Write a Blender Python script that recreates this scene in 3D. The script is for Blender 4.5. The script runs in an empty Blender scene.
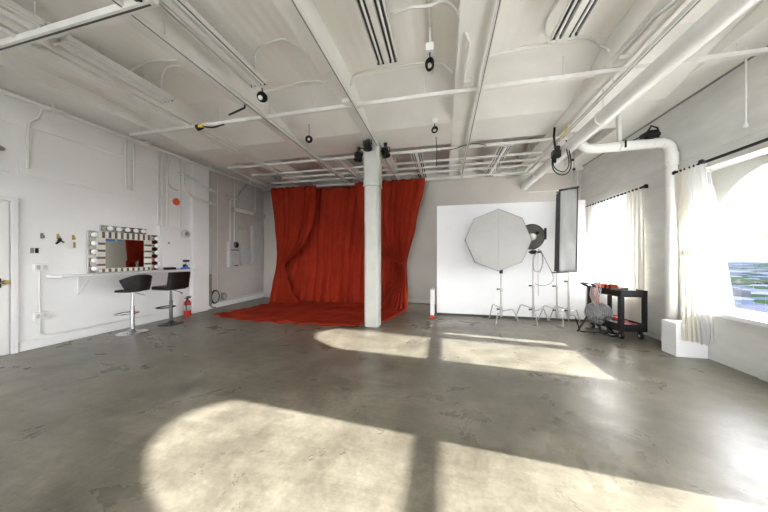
import bpy, bmesh, math, random
from mathutils import Vector, Matrix
random.seed(7)
PI = math.pi
SC = bpy.context.scene
COL = SC.collection

# ------------------------------------------------------------------ materials
def mat(name, c, rough=.5, metal=0., c2=None, scale=6., bump=0., bscale=40., rvar=0., wave=None, spec=.5, detail=4, stretch=None):
    m = bpy.data.materials.new(name); m.use_nodes = True
    nt = m.node_tree; b = nt.nodes['Principled BSDF']
    b.inputs['Base Color'].default_value = (*c, 1); b.inputs['Roughness'].default_value = rough
    b.inputs['Metallic'].default_value = metal; b.inputs['Specular IOR Level'].default_value = spec
    N = nt.nodes.new; L = nt.links.new
    tc = N('ShaderNodeTexCoord'); src = tc.outputs['Object']
    if stretch:
        mp = N('ShaderNodeMapping'); mp.inputs['Scale'].default_value = stretch; L(src, mp.inputs['Vector']); src = mp.outputs['Vector']
    if c2:
        n = N('ShaderNodeTexNoise'); n.inputs['Scale'].default_value = scale; n.inputs['Detail'].default_value = detail
        n.inputs['Roughness'].default_value = .6
        L(src, n.inputs['Vector']); r = N('ShaderNodeValToRGB')
        r.color_ramp.elements[0].position = .32; r.color_ramp.elements[1].position = .68
        r.color_ramp.elements[0].color = (*c, 1); r.color_ramp.elements[1].color = (*c2, 1)
        L(n.outputs['Fac'], r.inputs['Fac']); L(r.outputs['Color'], b.inputs['Base Color'])
        if rvar:
            mr = N('ShaderNodeMapRange'); mr.inputs['To Min'].default_value = rough - rvar; mr.inputs['To Max'].default_value = rough + rvar
            L(n.outputs['Fac'], mr.inputs['Value']); L(mr.outputs['Result'], b.inputs['Roughness'])
    if bump:
        n2 = N('ShaderNodeTexNoise'); n2.inputs['Scale'].default_value = bscale; n2.inputs['Detail'].default_value = 5
        L(src, n2.inputs['Vector']); bp = N('ShaderNodeBump'); bp.inputs['Strength'].default_value = bump; bp.inputs['Distance'].default_value = .01
        L(n2.outputs['Fac'], bp.inputs['Height'])
        if wave:
            w = N('ShaderNodeTexWave'); w.bands_direction = wave[0]; w.inputs['Scale'].default_value = wave[1]; w.inputs['Distortion'].default_value = .3
            L(tc.outputs['Object'], w.inputs['Vector']); b2 = N('ShaderNodeBump'); b2.inputs['Strength'].default_value = wave[2]; b2.inputs['Distance'].default_value = .01
            L(w.outputs['Fac'], b2.inputs['Height']); L(bp.outputs['Normal'], b2.inputs['Normal']); L(b2.outputs['Normal'], b.inputs['Normal'])
        else: L(bp.outputs['Normal'], b.inputs['Normal'])
    return m

def sheer(name, c, transp, transl=.6, tl=.42):
    m = bpy.data.materials.new(name); m.use_nodes = True; nt = m.node_tree; nt.nodes.clear(); N = nt.nodes.new; L = nt.links.new
    o = N('ShaderNodeOutputMaterial'); d = N('ShaderNodeBsdfDiffuse'); t = N('ShaderNodeBsdfTranslucent'); p = N('ShaderNodeBsdfTransparent')
    d.inputs['Color'].default_value = (*c, 1); t.inputs['Color'].default_value = (*[v * tl for v in c], 1)
    a = N('ShaderNodeMixShader'); a.inputs[0].default_value = transl; L(d.outputs[0], a.inputs[1]); L(t.outputs[0], a.inputs[2])
    q = N('ShaderNodeMixShader'); L(a.outputs[0], q.inputs[1]); L(p.outputs[0], q.inputs[2])
    w = N('ShaderNodeTexNoise'); w.inputs['Scale'].default_value = 3; tc = N('ShaderNodeTexCoord'); L(tc.outputs['Object'], w.inputs['Vector'])
    mr = N('ShaderNodeMapRange'); mr.inputs['To Min'].default_value = max(0, transp - .06); mr.inputs['To Max'].default_value = transp + .06
    L(w.outputs['Fac'], mr.inputs['Value']); L(mr.outputs['Result'], q.inputs[0]); L(q.outputs[0], o.inputs[0])
    return m

def glass_mat():
    m = bpy.data.materials.new('window_glass'); m.use_nodes = True; nt = m.node_tree; nt.nodes.clear(); N = nt.nodes.new; L = nt.links.new
    o = N('ShaderNodeOutputMaterial'); p = N('ShaderNodeBsdfTransparent'); g = N('ShaderNodeBsdfGlossy'); g.inputs['Roughness'].default_value = .02
    p.inputs['Color'].default_value = (.97, .98, 1, 1); q = N('ShaderNodeMixShader'); q.inputs[0].default_value = .04; L(p.outputs[0], q.inputs[1]); L(g.outputs[0], q.inputs[2]); L(q.outputs[0], o.inputs[0])
    return m

M = dict(
    wall=mat('white_wall_paint', (.89, .89, .88), .6, c2=(.85, .85, .84), scale=1.3, bump=.25, bscale=9),
    wallrough=mat('white_painted_brick', (.72, .72, .69), .6, c2=(.62, .62, .59), scale=2.2, bump=.6, bscale=5, stretch=(1, 1, 3)),
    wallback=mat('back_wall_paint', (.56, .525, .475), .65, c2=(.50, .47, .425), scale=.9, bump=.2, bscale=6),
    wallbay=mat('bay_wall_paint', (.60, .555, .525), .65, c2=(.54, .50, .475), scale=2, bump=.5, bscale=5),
    ceil=mat('ceiling_paint', (.88, .865, .81), .7, c2=(.82, .80, .745), scale=1.1, bump=.3, bscale=8, wave=('X', 2.6, .25)),
    beam=mat('beam_paint', (.82, .812, .765), .6, c2=(.74, .73, .685), scale=1.4, bump=.25, bscale=10),
    strut=mat('strut_paint', (.76, .755, .715), .45, c2=(.68, .675, .63), scale=5, bump=.1),
    dark_slot=mat('dark_slot', (.07, .07, .06), .6),
    pipe=mat('pipe_paint', (.78, .78, .75), .35, c2=(.71, .705, .67), scale=4, bump=.1),
    framep=mat('window_frame_paint', (.56, .56, .53), .6, c2=(.50, .50, .47), scale=5),
    white=mat('white_gloss_paint', (.82, .82, .81), .4),
    matwhite=mat('matt_white_board', (.86, .86, .86), .75, c2=(.82, .82, .82), scale=1.5),
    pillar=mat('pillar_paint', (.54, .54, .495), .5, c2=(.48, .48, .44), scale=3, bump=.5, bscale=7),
    red=mat('red_cloth', (.34, .032, .012), .8, c2=(.27, .022, .009), scale=2.2, bump=.2, bscale=60, spec=.1),
    cream=sheer('cream_curtain_cloth', (.88, .85, .76), .01, .4, .75),
    sheerw=sheer('sheer_white_cloth', (.93, .93, .91), .06, .5, .75),
    sheer2=sheer('far_window_sheer_cloth', (.95, .95, .94), .10, .7, .95),
    sheerl=sheer('light_sheer_cloth', (.95, .95, .95), .8, .5),
    black=mat('black_plastic', (.008, .008, .008), .5, spec=.22, c2=(.018, .018, .018), scale=8),
    leather=mat('black_leather', (.006, .0055, .0055), .42, spec=.3, c2=(.018, .016, .016), scale=12, bump=.2, bscale=90),
    blackfab=mat('black_fabric', (.025, .025, .025), .8, c2=(.04, .04, .04), scale=20),
    chrome=mat('chrome', (.72, .72, .73), .12, 1., c2=(.62, .62, .63), scale=5),
    darkchrome=mat('dark_metal', (.10, .10, .105), .25, .9),
    steel=mat('brushed_steel', (.55, .54, .51), .35, .9, c2=(.45, .44, .42), scale=9),
    mirror=mat('mirror_glass', (.48, .48, .455), .02, 1.),
    bulb=mat('frosted_bulb', (.90, .90, .90), .2),
    champ=mat('champagne_tile', (.38, .33, .27), .25, .6, c2=(.30, .25, .21), scale=15),
    tilew=mat('pale_tile', (.86, .84, .76), .2, .1),
    diff=mat('softbox_diffuser', (.49, .48, .46), .85, c2=(.45, .44, .425), scale=3, bump=.3, bscale=4),
    diffgrey=mat('strip_diffuser', (.44, .445, .44), .8, c2=(.33, .335, .335), scale=3.5, bump=.3, bscale=4, stretch=(2, 1, .35)),
    dish=mat('dish_grey', (.26, .26, .235), .4, .3, c2=(.2, .2, .18), scale=10),
    grey=mat('grey_plastic', (.28, .28, .28), .5, c2=(.2, .2, .2), scale=9),
    lgrey=mat('light_grey_metal', (.55, .55, .54), .5, c2=(.48, .48, .47), scale=7),
    orange=mat('orange_plastic', (.80, .13, .04), .5, c2=(.65, .09, .03), scale=20),
    redp=mat('red_plastic', (.62, .05, .03), .4, c2=(.5, .035, .02), scale=20),
    redtin=mat('extinguisher_red', (.55, .03, .015), .3),
    yellow=mat('yellow_plastic', (.75, .58, .08), .5),
    brass=mat('brass', (.5, .36, .14), .35, .9),
    blue=mat('blue_plastic', (.05, .13, .5), .5), green=mat('green_plastic', (.2, .6, .1), .5),
    olive=mat('grey_green_board', (.20, .205, .165), .8, c2=(.28, .28, .24), scale=12),
    tube=mat('fluorescent_tube', (.80, .81, .80), .25),
    glass=glass_mat(),
)
# polished concrete floor
def floor_mat():
    m = bpy.data.materials.new('polished_concrete'); m.use_nodes = True; nt = m.node_tree; b = nt.nodes['Principled BSDF']; N = nt.nodes.new; L = nt.links.new
    tc = N('ShaderNodeTexCoord')
    def noise(s, d, r=.6, dist=0., vec=None):
        n = N('ShaderNodeTexNoise'); n.inputs['Scale'].default_value = s; n.inputs['Detail'].default_value = d; n.inputs['Roughness'].default_value = r
        n.inputs['Distortion'].default_value = dist; L(vec or tc.outputs['Object'], n.inputs['Vector']); return n.outputs['Fac']
    def ramp(f, p0, c0, p1, c1):
        r = N('ShaderNodeValToRGB'); e = r.color_ramp.elements; e[0].position = p0; e[1].position = p1; e[0].color = (*c0, 1); e[1].color = (*c1, 1)
        L(f, r.inputs['Fac']); return r.outputs['Color']
    def mix(t, f, a, c):
        x = N('ShaderNodeMix'); x.data_type = 'RGBA'; x.blend_type = t
        if isinstance(f, float): x.inputs['Factor'].default_value = f
        else: L(f, x.inputs['Factor'])
        L(a, x.inputs[6]); L(c, x.inputs[7]); return x.outputs[2]
    big = ramp(noise(.8, 6, .65, .3), .15, (.082, .074, .055), .85, (.25, .231, .184))
    fine = ramp(noise(3.4, 12, .72, .1), .18, (.36, .35, .32), .82, (1.60, 1.60, 1.60))
    speck = ramp(noise(38, 3, .6), .15, (.7, .69, .67), .85, (1.25, 1.25, 1.25))
    mp = N('ShaderNodeMapping'); mp.inputs['Rotation'].default_value = (0, 0, .7); mp.inputs['Scale'].default_value = (.5, 6, 1); L(tc.outputs['Object'], mp.inputs['Vector'])
    scr = ramp(noise(1.8, 10, .75, .5, mp.outputs['Vector']), .15, (.60, .59, .56), .85, (1.36, 1.36, 1.36))
    c = mix('MULTIPLY', 1., big, fine); c = mix('MULTIPLY', .7, c, speck); c = mix('MULTIPLY', .8, c, scr)
    L(c, b.inputs['Base Color'])
    rr = N('ShaderNodeMapRange'); L(noise(2.1, 6, .65, .7), rr.inputs['Value']); rr.inputs['From Min'].default_value = .3; rr.inputs['From Max'].default_value = .7
    rr.inputs['To Min'].default_value = .24; rr.inputs['To Max'].default_value = .40; L(rr.outputs['Result'], b.inputs['Roughness'])
    bp = N('ShaderNodeBump'); bp.inputs['Strength'].default_value = .10; bp.inputs['Distance'].default_value = .01; L(noise(4, 6, .6), bp.inputs['Height']); L(bp.outputs['Normal'], b.inputs['Normal'])
    b.inputs['Specular IOR Level'].default_value = .5
    return m
M['floor'] = floor_mat()
def ground_mat():
    m = bpy.data.materials.new('distant_city_ground'); m.use_nodes = True; nt = m.node_tree; b = nt.nodes['Principled BSDF']; N = nt.nodes.new; L = nt.links.new
    tc = N('ShaderNodeTexCoord'); v = N('ShaderNodeTexVoronoi'); v.inputs['Scale'].default_value = .02; L(tc.outputs['Object'], v.inputs['Vector'])
    r = N('ShaderNodeValToRGB'); L(v.outputs['Color'], r.inputs['Fac']); e = r.color_ramp.elements; r.color_ramp.interpolation = 'CONSTANT'
    e[0].position = 0; e[0].color = (0.011, 0.015, 0.025, 1); e[1].position = .3; e[1].color = (0.022, 0.028, 0.043, 1)  # bluish patch colours carry the haze of the far city
    for p, c in ((.5, (0.045, 0.050, 0.065)), (.62, (0.010, 0.018, 0.010)), (.8, (0.033, 0.037, 0.055))):
        q = e.new(p); q.color = (*c, 1)
    L(r.outputs['Color'], b.inputs['Base Color']); b.inputs['Roughness'].default_value = 1; b.inputs['Specular IOR Level'].default_value = 0
    return m
M['ground'] = ground_mat()
M['tree'] = mat('distant_tree_green', (.022, .029, .022), .9, c2=(.012, .018, .016), scale=.2, spec=0)
M['bounce'] = mat('pale_bounce_slab', (.55, .54, .52), .9, c2=(.48, .47, .45), scale=.8)  # surface of the added light-bouncing slab outside
M['bld'] = mat('distant_building', (.06, .065, .075), .9, c2=(.03, .035, .047), scale=.05, spec=0)

# ------------------------------------------------------------------ mesh builder
def V(*a): return Vector(a)
def catmull(pts, n=6):
    pts = [Vector(p) for p in pts]
    if len(pts) < 3: return pts
    out = []
    for i in range(len(pts) - 1):
        p0 = pts[max(i - 1, 0)]; p1 = pts[i]; p2 = pts[i + 1]; p3 = pts[min(i + 2, len(pts) - 1)]
        for k in range(n):
            t = k / n
            out.append(.5 * ((2 * p1) + (p2 - p0) * t + (2 * p0 - 5 * p1 + 4 * p2 - p3) * t * t + (3 * p1 - p0 - 3 * p2 + p3) * t ** 3))
    out.append(pts[-1]); return out

class B:
    def __init__(s, origin=(0, 0, 0)): s.v = []; s.f = []; s.mi = []; s.m = 0; s.sm = []; s.smooth = False
    def add(s, vs, fs, smooth=None):
        o = len(s.v); s.v += [Vector(p) for p in vs]
        for f in fs: s.f.append([i + o for i in f]); s.mi.append(s.m); s.sm.append(s.smooth if smooth is None else smooth)
        return s
    def box(s, x0, x1, y0, y1, z0, z1, M4=None):
        vs = [V(x, y, z) for x in (x0, x1) for y in (y0, y1) for z in (z0, z1)]
        if M4 is not None: vs = [M4 @ p for p in vs]
        return s.add(vs, [(0, 1, 3, 2), (4, 6, 7, 5), (0, 4, 5, 1), (2, 3, 7, 6), (0, 2, 6, 4), (1, 5, 7, 3)], False)
    def bar(s, a, b, w, h, up=(0, 0, 1)):           # rectangular bar a->b
        a = Vector(a); b = Vector(b); d = (b - a); L = d.length; d.normalize(); u = Vector(up)
        if abs(d.dot(u)) > .98: u = V(0, 1, 0)
        r = d.cross(u).normalized(); u = r.cross(d)
        M4 = Matrix((( d.x, r.x, u.x, a.x), (d.y, r.y, u.y, a.y), (d.z, r.z, u.z, a.z), (0, 0, 0, 1)))
        return s.box(0, L, -w / 2, w / 2, -h / 2, h / 2, M4)
    def tube(s, pts, r, seg=8, smooth_n=0, closed=False):
        pts = catmull(pts, smooth_n) if smooth_n else [Vector(p) for p in pts]
        rs = r if isinstance(r, (list, tuple)) else [r] * len(pts)
        if len(rs) != len(pts): rs = [rs[0] + (rs[-1] - rs[0]) * i / (len(pts) - 1) for i in range(len(pts))]
        vs = []; fs = []; n = len(pts); prev = None
        for i, p in enumerate(pts):
            if closed: d = pts[(i + 1) % n] - pts[i - 1]
            else: d = pts[min(i + 1, n - 1)] - pts[max(i - 1, 0)]
            if d.length < 1e-9: d = V(0, 0, 1)
            d.normalize()
            if prev is None:
                u = V(0, 0, 1) if abs(d.z) < .9 else V(1, 0, 0); a = d.cross(u).normalized()
            else: a = (prev - d * prev.dot(d)).normalized()
            prev = a; b = d.cross(a)
            for k in range(seg):
                t = 2 * PI * k / seg; vs.append(p + (a * math.cos(t) + b * math.sin(t)) * rs[i])
        for i in range(n if closed else n - 1):
            for k in range(seg):
                a0 = i * seg + k; a1 = i * seg + (k + 1) % seg; j = (i + 1) % n
                fs.append((a0, a1, j * seg + (k + 1) % seg, j * seg + k))
        s.add(vs, fs, True)
        if not closed: s.add(vs[:seg], [tuple(range(seg))[::-1]], False); s.add(vs[-seg:], [tuple(range(seg))], False)
        return s
    def cyl(s, a, b, r, seg=16, r2=None): return s.tube([a, b], [r, r if r2 is None else r2], seg)
    def lathe(s, prof, c=(0, 0, 0), axis=(0, 0, 1), seg=24, flat=False):
        ax = Vector(axis).normalized(); c = Vector(c); u = V(1, 0, 0) if abs(ax.x) < .9 else V(0, 1, 0); a = ax.cross(u).normalized(); b = ax.cross(a)
        vs = []; fs = []
        for r, h in prof:
            for k in range(seg):
                t = 2 * PI * k / seg; vs.append(c + ax * h + (a * math.cos(t) + b * math.sin(t)) * max(r, 1e-4))
        for i in range(len(prof) - 1):
            for k in range(seg): fs.append((i * seg + k, i * seg + (k + 1) % seg, (i + 1) * seg + (k + 1) % seg, (i + 1) * seg + k))
        return s.add(vs, fs, not flat)
    def sphere(s, c, r, sx=1, sy=1, sz=1, seg=14, rings=8):
        vs = []; fs = []; c = Vector(c)
        for i in range(rings + 1):
            th = PI * i / rings
            for k in range(seg):
                t = 2 * PI * k / seg; vs.append(c + V(sx * r * math.sin(th) * math.cos(t), sy * r * math.sin(th) * math.sin(t), sz * r * math.cos(th)))
        for i in range(rings):
            for k in range(seg): fs.append((i * seg + k, i * seg + (k + 1) % seg, (i + 1) * seg + (k + 1) % seg, (i + 1) * seg + k))
        return s.add(vs, fs, True)
    def torus(s, c, R, r, axis=(0, 0, 1), seg=24, squash=1.):
        ax = Vector(axis).normalized(); u = V(0, 0, 1) if abs(ax.z) < .9 else V(1, 0, 0); a = ax.cross(u).normalized(); b = ax.cross(a); c = Vector(c)
        return s.tube([c + a * R * math.cos(2 * PI * k / seg) + b * R * squash * math.sin(2 * PI * k / seg) for k in range(seg)], r, 6, closed=True)
    def sheet(s, fn, nu, nv):
        vs = [fn(i / nu, j / nv) for j in range(nv + 1) for i in range(nu + 1)]
        fs = [(j * (nu + 1) + i, j * (nu + 1) + i + 1, (j + 1) * (nu + 1) + i + 1, (j + 1) * (nu + 1) + i) for j in range(nv) for i in range(nu)]
        return s.add(vs, fs, True)
    def prism(s, poly, ax, a, b):                    # poly in the two other axes, extruded on axis ax from a to b
        def mk(p, q): l = [p[0], p[1]]; l.insert(ax, q); return Vector(l)
        n = len(poly); vs = [mk(p, a) for p in poly] + [mk(p, b) for p in poly]
        fs = [tuple(range(n)), tuple(range(2 * n - 1, n - 1, -1))] + [(i, i + n, (i + 1) % n + n, (i + 1) % n) for i in range(n)]
        return s.add(vs, fs, False)
    def build(s, name, ms, parent=None, bevel=0., solid=0., base=None):
        if not isinstance(ms, (list, tuple)): ms = [ms]
        me = bpy.data.meshes.new(name)
        off = Vector((0, 0, 0))
        if parent is not None: off = Vector(parent.get('_o', (0, 0, 0)))
        elif base is not None: off = Vector(base)
        elif s.v:
            xs = [p.x for p in s.v]; ys = [p.y for p in s.v]; zs = [p.z for p in s.v]
            off = V((min(xs) + max(xs)) / 2, (min(ys) + max(ys)) / 2, min(zs))
        me.from_pydata([tuple(p - off) for p in s.v], [], s.f)
        for m in ms: me.materials.append(m)
        for p, i, q in zip(me.polygons, s.mi, s.sm): p.material_index = i; p.use_smooth = q
        bm = bmesh.new(); bm.from_mesh(me); bmesh.ops.remove_doubles(bm, verts=bm.verts, dist=1e-5) if solid else None
        bmesh.ops.recalc_face_normals(bm, faces=bm.faces); bm.to_mesh(me); bm.free()
        o = bpy.data.objects.new(name, me); COL.objects.link(o)
        if parent is not None: o.parent = parent
        else: o.location = off
        if parent is not None and parent.type == 'MESH': pass
        o['_o'] = tuple(off)
        if bevel: md = o.modifiers.new('bevel', 'BEVEL'); md.width = bevel; md.segments = 2; md.limit_method = 'ANGLE'
        if solid: md = o.modifiers.new('solid', 'SOLIDIFY'); md.thickness = solid; md.offset = 0
        return o

def thing(name, label, cat, base, group=None):
    o = bpy.data.objects.new(name, None); COL.objects.link(o); o.empty_display_size = .1; o.location = base; o['_o'] = tuple(base)
    return tag(o, label, cat, group)
def tag(o, label, cat, group=None, kind=None):
    o['label'] = label; o['category'] = cat
    if group: o['group'] = group
    if kind: o['kind'] = kind
    return o
def struct(name, b, m, bevel=0.):
    o = b.build(name, m, bevel=bevel); o['kind'] = 'structure'; return o

# ------------------------------------------------------------------ room
XL, XR, YB, YF = -5.85, 3.42, 7.5, -4.6
CZ = 3.80
struct('floor', B().box(XL - .3, XR + .4, YF - .3, YB + .3, -.2, 0), M['floor'])
b = B().box(XL - .3, XR + .4, YF - .3, YB + .3, CZ, CZ + .2)
struct('ceiling', b, M['ceil'])
b = B().box(XL - .25, XL, YF - .25, YB + .25, 0, CZ)
b.box(XL, XL + .022, 2.40, 5.36, 2.52, 2.72); b.box(XL, XL + .022, -2, 2.33, 2.52, 2.72)
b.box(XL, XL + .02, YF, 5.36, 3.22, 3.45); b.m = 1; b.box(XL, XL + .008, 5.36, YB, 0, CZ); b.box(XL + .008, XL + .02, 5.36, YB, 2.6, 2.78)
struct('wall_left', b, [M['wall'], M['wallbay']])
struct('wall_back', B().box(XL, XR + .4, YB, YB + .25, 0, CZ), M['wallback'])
FILL_WINDOWS = [(-5.2, -2.9), (-2.3, 0), (.6, 2.9)]  # unseen windows added behind the camera to raise the fill light
b = B(); xs = [XL] + [v for w_ in FILL_WINDOWS for v in w_] + [XR + .4]
for i in range(0, len(xs), 2): b.box(xs[i], xs[i + 1], YF - .25, YF, 0, CZ)
for x0, x1 in FILL_WINDOWS: b.box(x0, x1, YF - .25, YF, 0, .75); b.box(x0, x1, YF - .25, YF, 3.3, CZ)
struct('wall_front', b, M['wall'])
for i, (x0, x1) in enumerate(FILL_WINDOWS):  # objects for the added fill windows
    o = bpy.data.objects.new('window_%d' % (i + 5), None); COL.objects.link(o); o.location = (x0, YF - .12, .75); o['_o'] = (x0, YF - .12, .75); o['kind'] = 'structure'
    f = B(); y0, y1 = YF - .16, YF - .09; xm = (x0 + x1) / 2
    for a in ((x0, x0 + .06, .75, 3.3), (x1 - .06, x1, .75, 3.3), (x0 + .06, x1 - .06, .75, .82), (x0 + .06, x1 - .06, 3.24, 3.3), (xm - .025, xm + .025, .82, 3.24), (x0 + .06, xm - .025, 1.85, 1.9), (xm + .025, x1 - .06, 1.85, 1.9)): f.box(a[0], a[1], y0, y1, a[2], a[3])
    f.build('window_frame', M['white'], o)
    B().box(x0 + .05, x1 - .05, YF - .125, YF - .12, .8, 3.26).build('window_pane', M['glass'], o)
# pilaster on the left wall and dark joint behind it
struct('trim_1', B().box(XL, XL + .10, 4.93, 5.36, 0, 3.6), M['wall'], .01)
# baseboards
struct('baseboard_left', B().box(XL, XL + .025, 2.40, 4.93, 0, .13).box(XL, XL + .025, 5.36, YB, 0, .13), M['wall'], .006)
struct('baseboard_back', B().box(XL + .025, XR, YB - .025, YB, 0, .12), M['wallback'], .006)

# right wall with arched openings
WC = [(1, 1.28), (2, 3.75), (3, 6.21), (4, -1.18)]   # window number, centre
RAD, SPR, SILL, HD, HW = .72, 1.73, .62, 2.53, .78
NSEG = 28
b = B(); cs = sorted(c for n, c in WC); yy = YF
for c in cs:
    b.box(XR, XR + .36, yy, c - HW, 0, CZ); b.box(XR, XR + .36, c - HW, c + HW, 0, SILL); b.box(XR, XR + .36, c - HW, c + HW, HD, CZ); yy = c + HW
b.box(XR, XR + .36, yy, YB, 0, CZ)
b.box(XR - .012, XR, YF, YB, 2.74, 2.78)
struct('wall_right', b, M['wallrough'])
struct('baseboard_right', B().box(XR - .03, XR, YF, 3.7, 0, .09).box(XR - .03, XR, 4.7, 7.47, 0, .09), M['wallrough'], .01)
def window(n, yc):
    x = XR + .24
    o = bpy.data.objects.new('window_%d' % n, None); COL.objects.link(o); base = (x, yc, SILL); o.location = base; o['_o'] = base; o['kind'] = 'structure'
    fb = B()
    ARC = [(yc - RAD * math.cos(PI * k / NSEG), SPR + RAD * math.sin(PI * k / NSEG)) for k in range(NSEG + 1)]
    # arched surround board with spandrels
    fb.box(x, x + .07, yc - HW, yc - RAD, SILL, HD); fb.box(x, x + .07, yc + RAD, yc + HW, SILL, HD)
    for k in range(NSEG):
        (p, q), (r, t) = ARC[k], ARC[k + 1]
        vs = [V(x, p, q), V(x, r, t), V(x, r, HD), V(x, p, HD), V(x + .07, p, q), V(x + .07, r, t), V(x + .07, r, HD), V(x + .07, p, HD)]
        fb.add(vs, [(0, 3, 2, 1), (4, 5, 6, 7), (0, 1, 5, 4)], False)
    def ring(r0, r1, xa, xb):
        def path(r): return [(yc - r, SILL), (yc - r, SPR)] + [(yc - r * math.cos(PI * k / NSEG), SPR + r * math.sin(PI * k / NSEG)) for k in range(1, NSEG)] + [(yc + r, SPR), (yc + r, SILL)]
        A = path(r1); C = path(r0)
        for k in range(len(A) - 1):
            q = [A[k], A[k + 1], C[k + 1], C[k]]
            vs = [V(xa, *p) for p in q] + [V(xb, *p) for p in q]
            fb.add(vs, [(0, 1, 2, 3), (7, 6, 5, 4), (0, 4, 5, 1), (2, 6, 7, 3)], False)
    ring(RAD - .02, RAD + .035, x - .03, x + .005)
    fb.box(x + .01, x + .06, yc - RAD, yc + RAD, 1.59 - .035, 1.59 + .035)
    fb.box(x, x + .06, yc - RAD, yc + RAD, SILL, SILL + .06)
    if n == 3: fb.box(x + .02, x + .05, yc + .03, yc + .07, SILL, SPR + .6)
    fb.build('window_frame', M['framep'], o)
    g = B(); pts = [(yc - RAD + .0, SILL + .05), (yc + RAD - .0, SILL + .05)] + [(yc + RAD * math.cos(PI * k / NSEG), SPR + RAD * math.sin(PI * k / NSEG)) for k in range(NSEG + 1)]
    g.add([V(x + .035, *p) for p in pts], [tuple(range(len(pts)))], False)
    g.build('window_pane', M['glass'], o)
    B().box(XR, XR + .24, yc - HW + .002, yc + HW - .002, SILL - .002, SILL + .02).box(XR - .045, XR, yc - HW - .05, yc + HW + .05, SILL - .03, SILL + .02).build('window_sill', M['white'], o)
for n, yc in WC: window(n, yc)

# door in the left wall
d = bpy.data.objects.new('door_1', None); COL.objects.link(d); d.location = (XL, 1.8, 0); d['_o'] = (XL, 1.8, 0); d['kind'] = 'structure'
B().box(XL, XL + .03, 1.36, 2.31, .012, 2.10).build('door_leaf', M['white'], d, .003)
B().box(XL, XL + .045, 2.325, 2.385, 0, 2.17).box(XL, XL + .045, 1.28, 1.345, 0, 2.17).box(XL, XL + .045, 1.345, 2.325, 2.115, 2.17).build('door_frame', M['white'], d, .003)
h = B().box(XL + .03, XL + .07, 2.155, 2.235, .93, 1.06).build('door_lock', M['black'], d, .008)
B().cyl((XL + .03, 2.275, 1.0), (XL + .085, 2.275, 1.0), .028).tube([(XL + .085, 2.275, 1.0), (XL + .088, 2.20, .995)], .009).build('door_handle', M['brass'], d)

# beams, girder
struct('trim_2', B().box(XL, -5.1, YF, YB, 3.62, CZ), M['beam'])
for n, (a, c) in enumerate([(-4.3, -4.02), (-2.88, -2.66), (-1.41, -1.21), (.15, .44), (1.80, 2.02)]):
    struct('trim_%d' % (n + 3), B().box(a, c, YF, YB, 3.53, CZ), M['beam'])
struct('trim_8', B().box(3.0, XR, YF, YB, 3.62, CZ), M['beam'])
struct('trim_9', B().prism([(3.35, CZ), (4.35, 3.535), (5.15, 3.535), (5.15, CZ)], 0, -5.1, 3.0), M['beam'])
struct('trim_12', B().box(-5.1, 3.0, 5.15, YB - .1, CZ - .02, CZ), M['wallbay'])  # added panel; its darker colour dims the rear ceiling bay
struct('trim_10', B().box(XL, XR, YB - .1, YB, 3.52, CZ), M['beam'])
# solid grey strip stands in for the shadow gap at the right wall/ceiling joint
struct('trim_11', B().box(XR - .012, XR, YF, YB, 3.598, 3.62), M['grey'])

# ------------------------------------------------------------------ ceiling struts
def strut(label, a, c, w=.04, h=.04, slot=True, group='white metal ceiling struts', hang=None):
    base = ((a[0] + c[0]) / 2, (a[1] + c[1]) / 2, a[2] - h / 2)
    o = thing('ceiling_strut', label, 'strut', base, group)
    B().bar(a, c, w, h).build('channel', M['strut'], o)
    if slot:
        s = B(); A = Vector(a); C = Vector(c); dv = (C - A).normalized(); z = V(0, 0, -h / 2 - .0005); n = int((C - A).length / .9)
        L = (C - A).length
        s.bar(A + dv * .05 + z, C - dv * .05 + z, w * .28, .002); s.build('slot', M['dark_slot'], o)
    A = Vector(a); C = Vector(c); L = (C - A).length; n = max(2, int(L / 1.5))
    for i in range(n + 1):
        p = A + (C - A) * ((i + .15) / (n + .3)); top = CZ
        if any(x0 <= p.x <= x1 for x0, x1 in [(-4.3, -4.02), (-2.88, -2.66), (-1.41, -1.21), (.15, .44), (1.80, 2.02)]): top = 3.53
        if 4.25 <= p.y <= 5.15: top = 3.535
        if p.x < -5.1 or p.x > 3.0: top = 3.62
        if top > p.z + h / 2: B().cyl(p + V(0, 0, h / 2), (p.x, p.y, top), .007, 6).build('hanger', M['strut'], o)
    return o
strut('thick white strut crossing the ceiling nearest the camera at top left', (-5.36, 1.69, 3.475), (-2.32, 1.66, 3.475), .06, .06)
strut('long white strut crossing the whole ceiling in front of the pillar', (-5.4, 3.46, 3.50), (3.3, 3.52, 3.50), .05, .045, False)
strut('white crosswise strut just behind the pillar top, first of the rear grid', (-5.1, 5.28, 3.50), (2.2, 5.30, 3.50), .045, .045, False)
strut('crosswise strut second from the pillar in the rear ceiling grid', (-4.95, 5.90, 3.5), (2.0, 5.92, 3.5), slot=False)
strut('crosswise strut in the middle of the rear ceiling grid', (-4.3, 6.28, 3.5), (2.0, 6.30, 3.5), slot=False)
strut('crosswise strut second from the back wall in the rear ceiling grid', (-4.95, 6.67, 3.5), (2.0, 6.68, 3.5), slot=False)
strut('crosswise strut nearest the back wall, holding up the red curtains', (-5.1, 7.10, 3.46), (2.0, 7.10, 3.46), slot=False)
strut('lengthwise white strut left of the makeup area ceiling, ending at the yellow lamp', (-4.07, YF + .1, 3.5), (-4.07, 3.42, 3.5), .035, .035, False)
strut('lengthwise white strut in the rear grid running to the red left drape', (-4.06, 3.52, 3.5), (-4.06, 6.4, 3.455), .035, .035, False)
strut('lengthwise dark-slotted strut left of the wide ceiling bay with the round spot lamp', (-2.635, YF + .1, 3.505), (-2.66, 6.9, 3.46), .04, .045)
strut('lengthwise dark-slotted strut running along the ceiling towards the pillar top', (-1.205, YF + .1, 3.505), (-1.215, 7.0, 3.46), .03, .045)
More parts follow.
